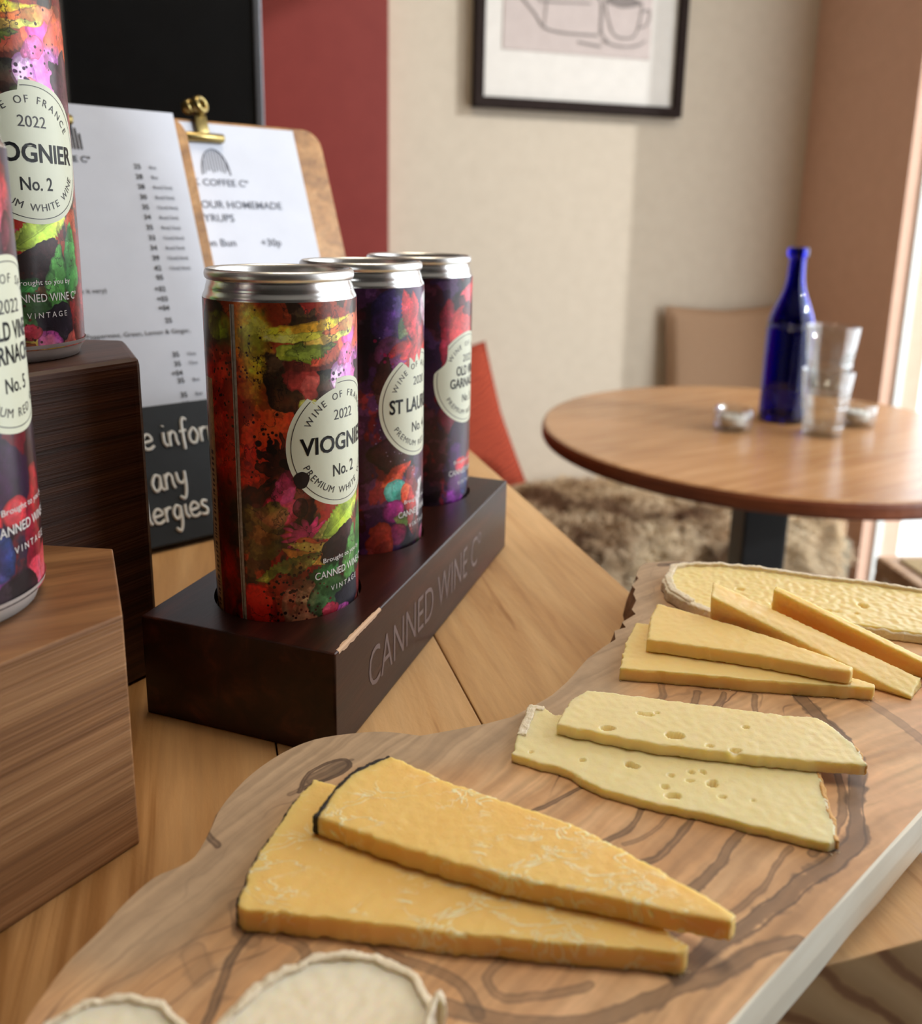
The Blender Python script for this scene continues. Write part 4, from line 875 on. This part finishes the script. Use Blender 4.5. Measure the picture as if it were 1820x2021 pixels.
def board_image():
    x0, x1, y0, y1 = -10, 26, 8, 40; S = 52; W, H = int((x1-x0)*S), int((y1-y0)*S)
    X = np.linspace(x0, x1, W)[None, :]*np.ones((H, 1)); Y = np.linspace(y0, y1, H)[:, None]*np.ones((1, W))
    wx = (fbm(H, W, 14, 5, 4)-.5)*.5; wy = (fbm(H, W, 14, 9, 4)-.5)*.5; XX = X+wx; YY = Y+wy
    acr = -XX*np.sin(.80)+YY*np.cos(.80)+.02*(XX-4)**2; alo = XX*np.cos(.80)+YY*np.sin(.80)
    T1 = fbm(1024, 1024, 40, 21, 5, .16); ia = (acr*26) .astype(int) % 1024; il = (alo*26).astype(int) % 1024
    g = T1[ia, il]; T2 = fbm(1024, 1024, 200, 91, 2, .06); gf = T2[(acr*34).astype(int) % 1024, (alo*20).astype(int) % 1024]; g2 = fbm(H, W, 90, 31, 3)
    img = np.zeros((H, W, 3)); k = sst(.3, .7, g)[..., None]; lo = np.array((194, 150, 108)); hi = np.array((220, 180, 138)); pk = np.array((226, 178, 140))
    img = lo+(hi-lo)*k; m = sst(.45, .62, fbm(H, W, 4, 44, 3))[..., None]; img = img*(1-m*.5)+pk*m*.5
    fl = acr*.95+fbm(H, W, 7, 55, 4)*3.2+fbm(H, W, 22, 56, 3)*.7; fr_ = np.abs((fl % 1)-.5); hid = (fl//1).astype(int); rs = np.random.RandomState(5).rand(400)[hid % 400]
    gate = sst(.42, .58, fbm(H, W, 8, 66, 3)+.25*(rs-.5)); k = (sst(.055, .012, fr_+(g2-.5)*.03)*gate*(.35+.6*rs))[..., None]; img = img*(1-k)+np.array((112, 84, 62))*k
    k = (sst(.5, .05, fr_)*gate*rs*.28)[..., None]; img = img*(1-k)+np.array((150, 112, 84))*k
    # greyer rim along the left edge
    d = np.full((H, W), 9.)
    def seg(ax, ay, bx, by, sl=(slice(None), slice(None))):
        xx, yy = XX[sl], YY[sl]; vx_, vy_ = bx-ax, by-ay; L2 = vx_*vx_+vy_*vy_+1e-9; tt = np.clip(((xx-ax)*vx_+(yy-ay)*vy_)/L2, 0, 1); return np.sqrt((xx-ax-tt*vx_)**2+(yy-ay-tt*vy_)**2)
    for a, b in zip(BL[3:-1:2], BL[5::2]): d = np.minimum(d, seg(a[0], a[1], b[0], b[1]))
    rim = sst(2.6, .9, d+(fbm(H, W, 8, 77, 3)-.5)*1.6)[..., None]; img = img*(1-rim*.85)+np.array((176, 152, 126))*rim*.85
    dark = np.array((92, 72, 58))
    for pts, hwid, st_ in px_vein():
        P = [(p.x, p.y) for p in crom(pts, 3)]; xs_ = [p[0] for p in P]; ys_ = [p[1] for p in P]; q = .6+hwid*2
        sl = (slice(max(0, int((min(ys_)-q-y0)*S)), int((max(ys_)+q-y0)*S)), slice(max(0, int((min(xs_)-q-x0)*S)), int((max(xs_)+q-x0)*S)))
        dd = np.full(XX[sl].shape, 99.)
        for a, b in zip(P[:-1], P[1:]): dd = np.minimum(dd, seg(a[0], a[1], b[0], b[1], sl))
        core = sst(hwid*1.15, hwid*.75, dd+(g2[sl]-.5)*hwid*.9+(gf[sl]-.5)*hwid*.8)*st_*(.35+.8*g[sl]); line = sst(.05, .02, np.abs(dd-hwid*.75)+(g2[sl]-.5)*.05)*.85*st_
        k = np.clip(np.maximum(core*.85, line)*1.1, 0, .92)[..., None]; img[sl] = img[sl]*(1-k)+dark*k
    img *= (.87+.20*gf+.08*(g2-.5))[..., None]
    return to_image('olive_grain', img), (x0, x1, y0, y1)
def board():
    t = thing('serving_board', (0, 0, 0), 'live-edged olive wood serving board carrying all the cheese slices', 'serving board')
    im, (x0, x1, y0, y1) = board_image()
    m = NT('olive_wood'); tx = m.n('ShaderNodeTexImage'); tx.image = im
    v = m.vec((100/(x1-x0), 100/(y1-y0), 1), (0, 0, 0), (-x0/(x1-x0), -y0/(y1-y0), 0)); m.l(v, tx.inputs[0]); m.l(tx.outputs[0], m.b.inputs['Base Color'])
    m.set(Roughness=.48); m.bump(m.noise(m.vec((120, 120, 120)), 3, 4), .12, .0005)
    pale = NT('lit_pale_edge'); v = pale.vec((1, 1, 1), (0, 0, -.73)); mp = pale.n('ShaderNodeMapping'); mp.inputs['Scale'].default_value = (8, 60, 60); pale.l(v, mp.inputs[0]); a = pale.noise(mp.outputs[0], 1, 4, .6, .4)  # weathered side wood, with the window light on it put into its colour
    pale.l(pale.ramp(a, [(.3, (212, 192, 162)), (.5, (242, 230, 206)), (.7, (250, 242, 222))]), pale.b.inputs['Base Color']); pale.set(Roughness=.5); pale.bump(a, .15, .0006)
    bark = NT('live_edge'); a = bark.noise(bark.vec((80, 80, 60)), 2, 4); bark.l(bark.ramp(a, [(.3, (74, 48, 34)), (.55, (124, 90, 66)), (.8, (150, 116, 90))]), bark.b.inputs['Base Color']); bark.set(Roughness=.7); bark.bump(a, .5, .001)
    top = [tuple(p[:2]) for p in crom(BL[:16], 3)] + [p for p in BL[16:38]] + [tuple(p[:2]) for p in crom(BL[38:], 3)][1:] + [tuple(p[:2]) for p in crom([BL[-1]]+BR[:3], 3)][1:] + [tuple(p[:2]) for p in crom(BR[3:], 3)]
    n = len(top); cx, cy = 3., 22.
    def off(i, d):
        a = Vector(top[i-1]); b = Vector(top[(i+1) % n]); e = (b-a).normalized(); return (top[i][0]-e.y*d, top[i][1]+e.x*d)
    rings = []
    for z, din, ext in ((1.8, 0, 0), (1.72, .05, .0), (1.1, .12, .18), (.3, .05, .30), (0, -.05, .2)):
        r = []
        for i in range(n):
            live = 1 if (top[i][1] > 24 and top[i][0] < 9) else 0
            x, y = off(i, (din if not live else ext)+.05*noise.noise((i*.7, z*2, 3))*(1 if z < 1.75 else 0)); r.append((x, y, z))
        rings.append(r)
    V = [p for r in rings for p in r]; F = []; fm = []
    F.append(tuple(range(n))); fm.append(0)
    for k in range(len(rings)-1):
        for i in range(n):
            F.append((k*n+i, k*n+(i+1) % n, (k+1)*n+(i+1) % n, (k+1)*n+i)); p = top[i]
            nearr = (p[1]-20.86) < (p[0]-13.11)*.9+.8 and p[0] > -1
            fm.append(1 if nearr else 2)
    F.append(tuple(range(len(rings)*n-1, (len(rings)-1)*n-1, -1))); fm.append(2)
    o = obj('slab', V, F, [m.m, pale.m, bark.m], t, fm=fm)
    bm = bmesh.new(); bm.from_mesh(o.data); bmesh.ops.recalc_face_normals(bm, faces=bm.faces); bmesh.ops.triangulate(bm, faces=[q for q in bm.faces if len(q.verts) > 4]); bm.to_mesh(o.data); bm.free()
board()

# ------------------------------------------------------------------ cheese
def cheesemat(name, c1, c2, fleck=None, rough=.42, sss=.6, vein=0, bumps=.25, scale=90):
    m = NT(name); v = m.vec(); a = m.noise(v, 45, 4, .6, .4); col = m.mix(a, c1, c2)
    h = m.noise(v, 1300, 4, .65)
    if fleck:
        mp = m.n('ShaderNodeMapping'); mp.inputs['Rotation'].default_value = (0, 0, .5); mp.inputs['Scale'].default_value = (1, 1.7, 1); m.l(v, mp.inputs[0])
        q = m.noise(mp.outputs[0], scale, 3, .6, 1.0); sb = m.n('ShaderNodeMath', operation='SUBTRACT'); m.l(q, sb.inputs[0]); sb.inputs[1].default_value = .5
        ab = m.n('ShaderNodeMath', operation='ABSOLUTE'); m.l(sb.outputs[0], ab.inputs[0])
        k = m.ramp(ab.outputs[0], [(.0, 1.), (.03, 0.)]); gate = m.ramp(m.noise(v, 75, 3), [(.46, 0.), (.6, 1.)]); k = m.mix(1., k, gate, 'MULTIPLY')
        col = m.mix(k, col, fleck); h = m.mix(.55, h, k)
    m.l(col, m.b.inputs['Base Color']); m.set(Roughness=rough)
    m.b.inputs['Subsurface Weight'].default_value = sss; m.b.inputs['Subsurface Radius'].default_value = (1, .66, .28); m.b.inputs['Subsurface Scale'].default_value = .006
    m.bump(h, bumps, .0006)
    return m.m
hard = cheesemat('aged_cheese', (240, 194, 108), (248, 212, 136), (255, 244, 208), scale=95, bumps=.6)
semi = cheesemat('pale_cheese', (238, 216, 158), (246, 228, 180), sss=.65, bumps=.15)
gouda = cheesemat('golden_cheese', (242, 206, 132), (250, 220, 156), sss=.65, bumps=.12)
briem = cheesemat('brie_paste', (242, 212, 142), (250, 226, 166), sss=.65, bumps=.12)
softm = cheesemat('soft_paste', (244, 230, 204), (250, 240, 222), rough=.3, sss=.65, bumps=.1)
rindw = cheesemat('white_rind', (226, 206, 176), (244, 234, 214), sss=.2, bumps=.6, rough=.8)
rindb = plain('black_rind', (50, 44, 42), .8, bump=(500, .8, .0006)); rindt = cheesemat('tan_rind', (206, 150, 86), (226, 182, 122), sss=.2, bumps=.6, rough=.7)
def organic(part, vox, amp=.015, freq=5., holes=(), fine=.0028, seed=0):
    """voxel-remeshed solid with uneven faces and pits; part in cm"""
    def mods(o):
        md = o.modifiers.new('r', 'REMESH'); md.mode = 'VOXEL'; md.voxel_size = vox
        s = o.modifiers.new('s', 'SMOOTH'); s.iterations = 2
    v, f, N = evaluated(fix(part), mods)
    out = []
    for p, n in zip(v, N):
        q = Vector(p); d = amp*noise.noise(q*freq+Vector((seed, 0, 0)))+fine*noise.noise(q*freq*6)+fine*.6*noise.noise(q*freq*15)
        edge = 1-max(abs(n[0]), abs(n[1]), abs(n[2])); d += edge*.11*noise.noise(q*7+Vector((seed, 5, 0)))+edge*.05*noise.noise(q*19)-edge*.02
        q = q+Vector(n)*d
        for hx, hy, hr, hd in holes:
            rr = math.hypot((q.x-hx)*(1+.3*math.sin(hx*9)), (q.y-hy)*(1.15+.3*math.cos(hy*7)))+.02*noise.noise(q*14)
            if rr < hr*1.2 and n[2] > .2: q.z -= hd*1.5*(1-(rr/hr/1.25)**8)
        out.append(tuple(q))
    return out, f
def dens(P, step=.25, jag=.02, seed=0, closed=True):
    out = []; n = len(P)
    for i in range(n if closed else n-1):
        a, b = Vector(P[i][:2]), Vector(P[(i+1) % n][:2]); k = max(1, int((b-a).length/step)); e = (b-a).normalized() if (b-a).length > 0 else Vector((1, 0))
        for s in range(k):
            p = a+(b-a)*s/k; w = jag*noise.noise((p.x*4+seed, p.y*4, 1.3)); out.append((p.x-e.y*w, p.y+e.x*w))
    if not closed: out.append(tuple(P[-1][:2]))
    return out
def ring_wall(P, win, wout, z0, z1, seed=0, jz=.05):
    """a band following an open or closed line: P is a polyline with outward on its left"""
    n = len(P); V = []; F = []
    for i in range(n):
        a, b = Vector(P[max(i-1, 0)]), Vector(P[min(i+1, n-1)]); e = (b-a).normalized(); nrm = Vector((-e.y, e.x)); p = Vector(P[i])
        k = .6+.8*abs(noise.noise((p.x*2.2+seed, p.y*2.2, 4))); o_ = p+nrm*wout*k; i_ = p-nrm*win
        zt = z1+jz*noise.noise((p.x*3, p.y*3, seed)); V += [(i_.x, i_.y, z0), (o_.x, o_.y, z0), (o_.x, o_.y, zt-.04), (i_.x, i_.y, zt)]
    for i in range(n-1):
        for k in range(4): F.append((4*i+k, 4*i+(k+1) % 4, 4*i+4+(k+1) % 4, 4*i+4+k))
    F += [(3, 2, 1, 0), (4*n-4, 4*n-3, 4*n-2, 4*n-1)]
    return V, F
def rel(part, c0): return [(p[0]-c0[0], p[1]-c0[1], p[2]-c0[2]) for p in part[0]], part[1]
def slice_(name, P, z0, z1, mat, label, holes=(), rind=None, vox=.05, seed=0, amp=.015, jag=.07, group=None):
    cx = sum(p[0] for p in P)/len(P); cy = sum(p[1] for p in P)/len(P)
    c0 = (cx, cy, z0); t = thing(name, c0, label, 'cheese', group)
    v, f = organic(prism(dens(P, .2, jag, seed), z0, z1), vox, amp, 4, holes, seed=seed); v, f = rel((v, f), c0)
    obj('paste', v, f, mat, t, smooth=True)
    for k, (RP, wi, wo, rz0, rz1, rm, nm) in enumerate(rind or ()):
        part = ring_wall(dens(RP, .12, .05, seed+k, False), wi, wo, rz0, rz1, seed)
        v, f = organic(part, .035, .02, 8, seed=seed+3, fine=.012); v, f = rel((v, f), c0); obj(nm, v, f, rm, t, smooth=True)
    return t
H1 = [(-4.85, 16.39), (-4.88, 17.07), (-4.8, 17.89), (-4.52, 18.87), (-4.23, 20.05), (-3.89, 20.84), (-2.71, 20.4), (1.35, 18.57), (3.84, 16.75), (5.18, 15.48), (5.03, 15.32), (3.39, 15.44), (0.11, 15.71), (-2.16, 16.03), (-4.7, 16.25)]
H2 = [(-3.43, 18.61), (-3.22, 19.29), (-2.82, 20.26), (-2.26, 20.79), (-1.8, 21.14), (0.05, 19.99), (2.99, 18.57), (4.81, 17.08), (6.23, 15.76), (6.06, 15.55), (4.02, 16.06), (1.25, 16.74), (-1.13, 17.58), (-3.23, 18.52)]
slice_('cheese_slice', H1, 1.8, 2.4, hard, 'lower golden wedge of hard cheese resting flat on the board', rind=[(H1[:6], .02, .06, 1.82, 2.38, rindb, 'rind')], seed=1)
slice_('cheese_slice', H2, 2.41, 2.98, hard, 'upper golden wedge of hard cheese lying on the lower wedge', rind=[(H2[:5], .05, .14, 2.43, 2.99, rindb, 'rind')], seed=2)
S1 = [(1.75, 22.62), (1.95, 23.57), (2.44, 25.28), (2.93, 25.15), (3.21, 24.72), (6.41, 23.98), (10.63, 22.57), (10.66, 21.98), (10.41, 20.86), (10.16, 19.74), (10.01, 19.17), (9.75, 19.09), (8.13, 19.64), (6.93, 20.14), (5.64, 20.51), (4.79, 20.81), (4.0, 21.22), (3.15, 21.99), (2.29, 22.32)]
S2 = [(3.16, 23.59), (3.36, 24.23), (3.8, 24.98), (4.34, 25.54), (5.67, 25.31), (7.42, 24.95), (10.47, 24.3), (11.47, 24.19), (11.78, 23.6), (12.02, 22.73), (11.95, 21.85), (10.36, 21.99), (8.67, 22.23), (6.08, 22.64), (4.35, 23.18)]
hs1 = [(3.8, 22.36, .09, .2), (5.15, 22.21, .13, .25), (5.3, 22.12, .09, .25), (6.27, 21.73, .08, .15), (7.34, 21.36, .13, .25), (7.42, 21.5, .08, .2), (6.11, 20.84, .13, .22), (6.76, 21.52, .08, .12), (7.25, 21.92, .08, .15), (7.47, 20.82, .07, .15), (5.98, 21.23, .09, .12), (2.3, 22.7, .06, .1), (6.9, 21.9, .07, .1), (8.3, 20.7, .05, .1)]
hs2 = [(4.69, 23.4, .14, .3), (6.56, 23.1, .16, .22), (6.75, 23.08, .14, .22), (6.1, 24.19, .12, .1), (5.85, 24.25, .1, .1), (8.3, 22.4, .12, .16), (7.6, 22.6, .08, .12), (9.0, 23.6, .07, .1), (6.4, 24.3, .08, .08)]
slice_('cheese_slice', S1, 1.8, 2.1, semi, 'lower pale cheese slice with small holes beneath a shorter slice', hs1, [(list(reversed(S1[6:11]))[::-1], .1, .06, 1.82, 2.12, rindt, 'rind'), (S1[1:4], .25, .05, 1.85, 2.16, rindw, 'rind_corner')], vox=.04, seed=3)
slice_('cheese_slice', S2, 2.11, 2.5, semi, 'upper pale cheese slice with torn holes and a tan rind tip', hs2, [(S2[8:11], .08, .05, 2.14, 2.5, rindt, 'rind')], vox=.04, seed=4)
G1 = [(5.75, 27.38), (6.31, 29.16), (7.03, 30.91), (9.7, 30.09), (13.53, 27.25), (14.45, 26.62), (14.3, 26.35), (12.89, 26.5), (10.51, 26.74), (7.98, 27.12)]
G2 = [(6.94, 28.54), (7.46, 30.38), (7.99, 31.51), (9.6, 30.45), (11.75, 28.75), (13.24, 27.35), (13.73, 26.75), (13.5, 26.5), (13.02, 26.61), (10.71, 27.5), (8.71, 28.04)]
slice_('cheese_slice', G1, 1.8, 2.3, gouda, 'lowest smooth yellow cheese slice of the fanned stack', seed=5)
slice_('cheese_slice', G2, 2.31, 2.85, gouda, 'smooth yellow cheese slice lying on the lowest of the fan', seed=6)
def wedge(pts_b, pts_t, mat, label, seed):
    n = len(pts_b); V = list(pts_b)+list(pts_t); F = [(i, (i+1) % n, n+(i+1) % n, n+i) for i in range(n)]+[tuple(range(n-1, -1, -1)), tuple(range(n, 2*n))]
    c0 = (sum(p[0] for p in pts_b)/n, sum(p[1] for p in pts_b)/n, 1.8); t = thing('cheese_slice', c0, label, 'cheese')
    v, f = organic((V, F), .05, .015, 4, seed=seed); v, f = rel((v, f), c0); obj('paste', v, f, mat, t, smooth=True)
wedge([(9.9, 30.75, 1.8), (15.67, 26.46, 1.8), (16.5, 27.35, 1.8), (10.3, 31.8, 1.8)], [(9.8, 30.6, 3.6), (15.62, 26.4, 1.95), (16.4, 27.35, 2.15), (10.22, 31.85, 3.68)], gouda, 'long sloping cheese slice behind the fanned stack, nearer of two', 7)
wedge([(12.3, 31.0, 1.8), (17.6, 27.35, 1.8), (17.9, 27.8, 1.8), (12.6, 31.45, 1.8)], [(12.3, 30.9, 3.8), (17.6, 27.25, 2.2), (17.85, 27.6, 2.2), (12.5, 31.2, 3.85)], cheesemat('deep_golden_cheese', (246, 202, 112), (250, 218, 136), sss=.65, bumps=.1), 'narrow golden cheese slice standing just before the brie, farther of two', 8)
BRI = [(10.6, 32.0), (9.75, 32.84), (9.2, 33.9), (9.3, 35.3), (9.85, 36.5), (10.5, 36.85), (12.1, 36.9), (13.85, 36.5), (15.87, 35.75), (18.33, 35.1), (20.2, 34.4), (20.9, 32.6), (20.2, 30.6), (18.2, 30.5), (16.0, 31.2), (13.35, 31.8), (11.5, 31.8)]
hb = [(12.2, 34.3, .16, .2), (16.9, 32.9, .2, .25), (15.2, 32.4, .13, .15), (15.5, 32.3, .1, .12), (16.3, 32.2, .09, .12), (13.2, 32.9, .12, .12)]
slice_('brie_slice', BRI, 1.8, 2.25, briem, 'long slice of brie with white rind along the far edge of the board', hb, [(BRI[1:11], .18, .16, 1.82, 2.4, rindw, 'rind'), (BRI[12:]+[BRI[0]], .06, .1, 1.82, 2.2, rindw, 'rind'), ([BRI[-1], BRI[0], BRI[1], BRI[2], BRI[3]], .12, .3, 1.82, 2.3, rindw, 'rind_fold')], seed=9, amp=.04)
N1 = [(-4.6, 12.2), (-4.45, 13.2), (-4.07, 13.79), (-3.69, 14.31), (-2.85, 14.82), (-2.2, 14.92), (-1.58, 14.84), (-0.71, 14.44), (-0.36, 13.75), (-0.3, 12.6), (-1.4, 11.6), (-3.4, 11.4)]
N2 = [(-8.0, 12.1), (-7.7, 13.2), (-7.12, 13.69), (-6.38, 13.84), (-5.63, 13.7), (-5.0, 13.2), (-4.9, 12.2), (-5.8, 11.3), (-7.2, 11.3)]
slice_('soft_cheese', N1, 1.8, 2.55, softm, 'creamy round of soft white-rinded cheese at the near edge, centre left', (), [(N1[:10], .12, .12, 1.82, 2.66, rindw, 'rind'), ([(-.5, 12.6), (-.42, 13.3), (-.2, 13.85), (-.1, 13.5)], .06, .08, 1.9, 2.95, rindw, 'rind_flap')], seed=12, amp=.022)
slice_('soft_cheese', N2, 1.8, 2.55, softm, 'smaller round of soft white-rinded cheese in the near left corner', (), [(N2[:7], .1, .1, 1.82, 2.64, rindw, 'rind')], seed=13, amp=.022)
# crumbs scattered along the cut edges
R = random.Random(9); V, F = [], []
def crumb(x, y, z, s):
    i = len(V); P = [Vector((R.gauss(0, 1), R.gauss(0, 1), R.gauss(0, 1))).normalized()*s for _ in range(6)]
    bm = bmesh.new(); vs = [bm.verts.new((x+p.x, y+p.y, z+abs(p.z)*.6)) for p in P]; bmesh.ops.convex_hull(bm, input=vs); bm.verts.index_update()
    for v_ in bm.verts: V.append(tuple(v_.co))
    for q in bm.faces: F.append(tuple(i+w.index for w in q.verts))
    bm.free()
for P, z, n in ((G1, 1.8, 30), (G2, 2.31, 26), (S1, 1.8, 14), (H1, 1.8, 10)):
    for k in range(n):
        i = R.randrange(len(P)); a, b = P[i], P[(i+1) % len(P)]; s = R.random(); x, y = a[0]+(b[0]-a[0])*s, a[1]+(b[1]-a[1])*s
        crumb(x+R.gauss(0, .07), y-abs(R.gauss(0, .06)), z+.005, R.uniform(.02, .06))
o = obj('cheese_crumb', V, F, semi, None, (0, 0, 0)); tag(o, 'loose crumbs of cheese around the fanned slices', 'crumbs', kind='stuff')
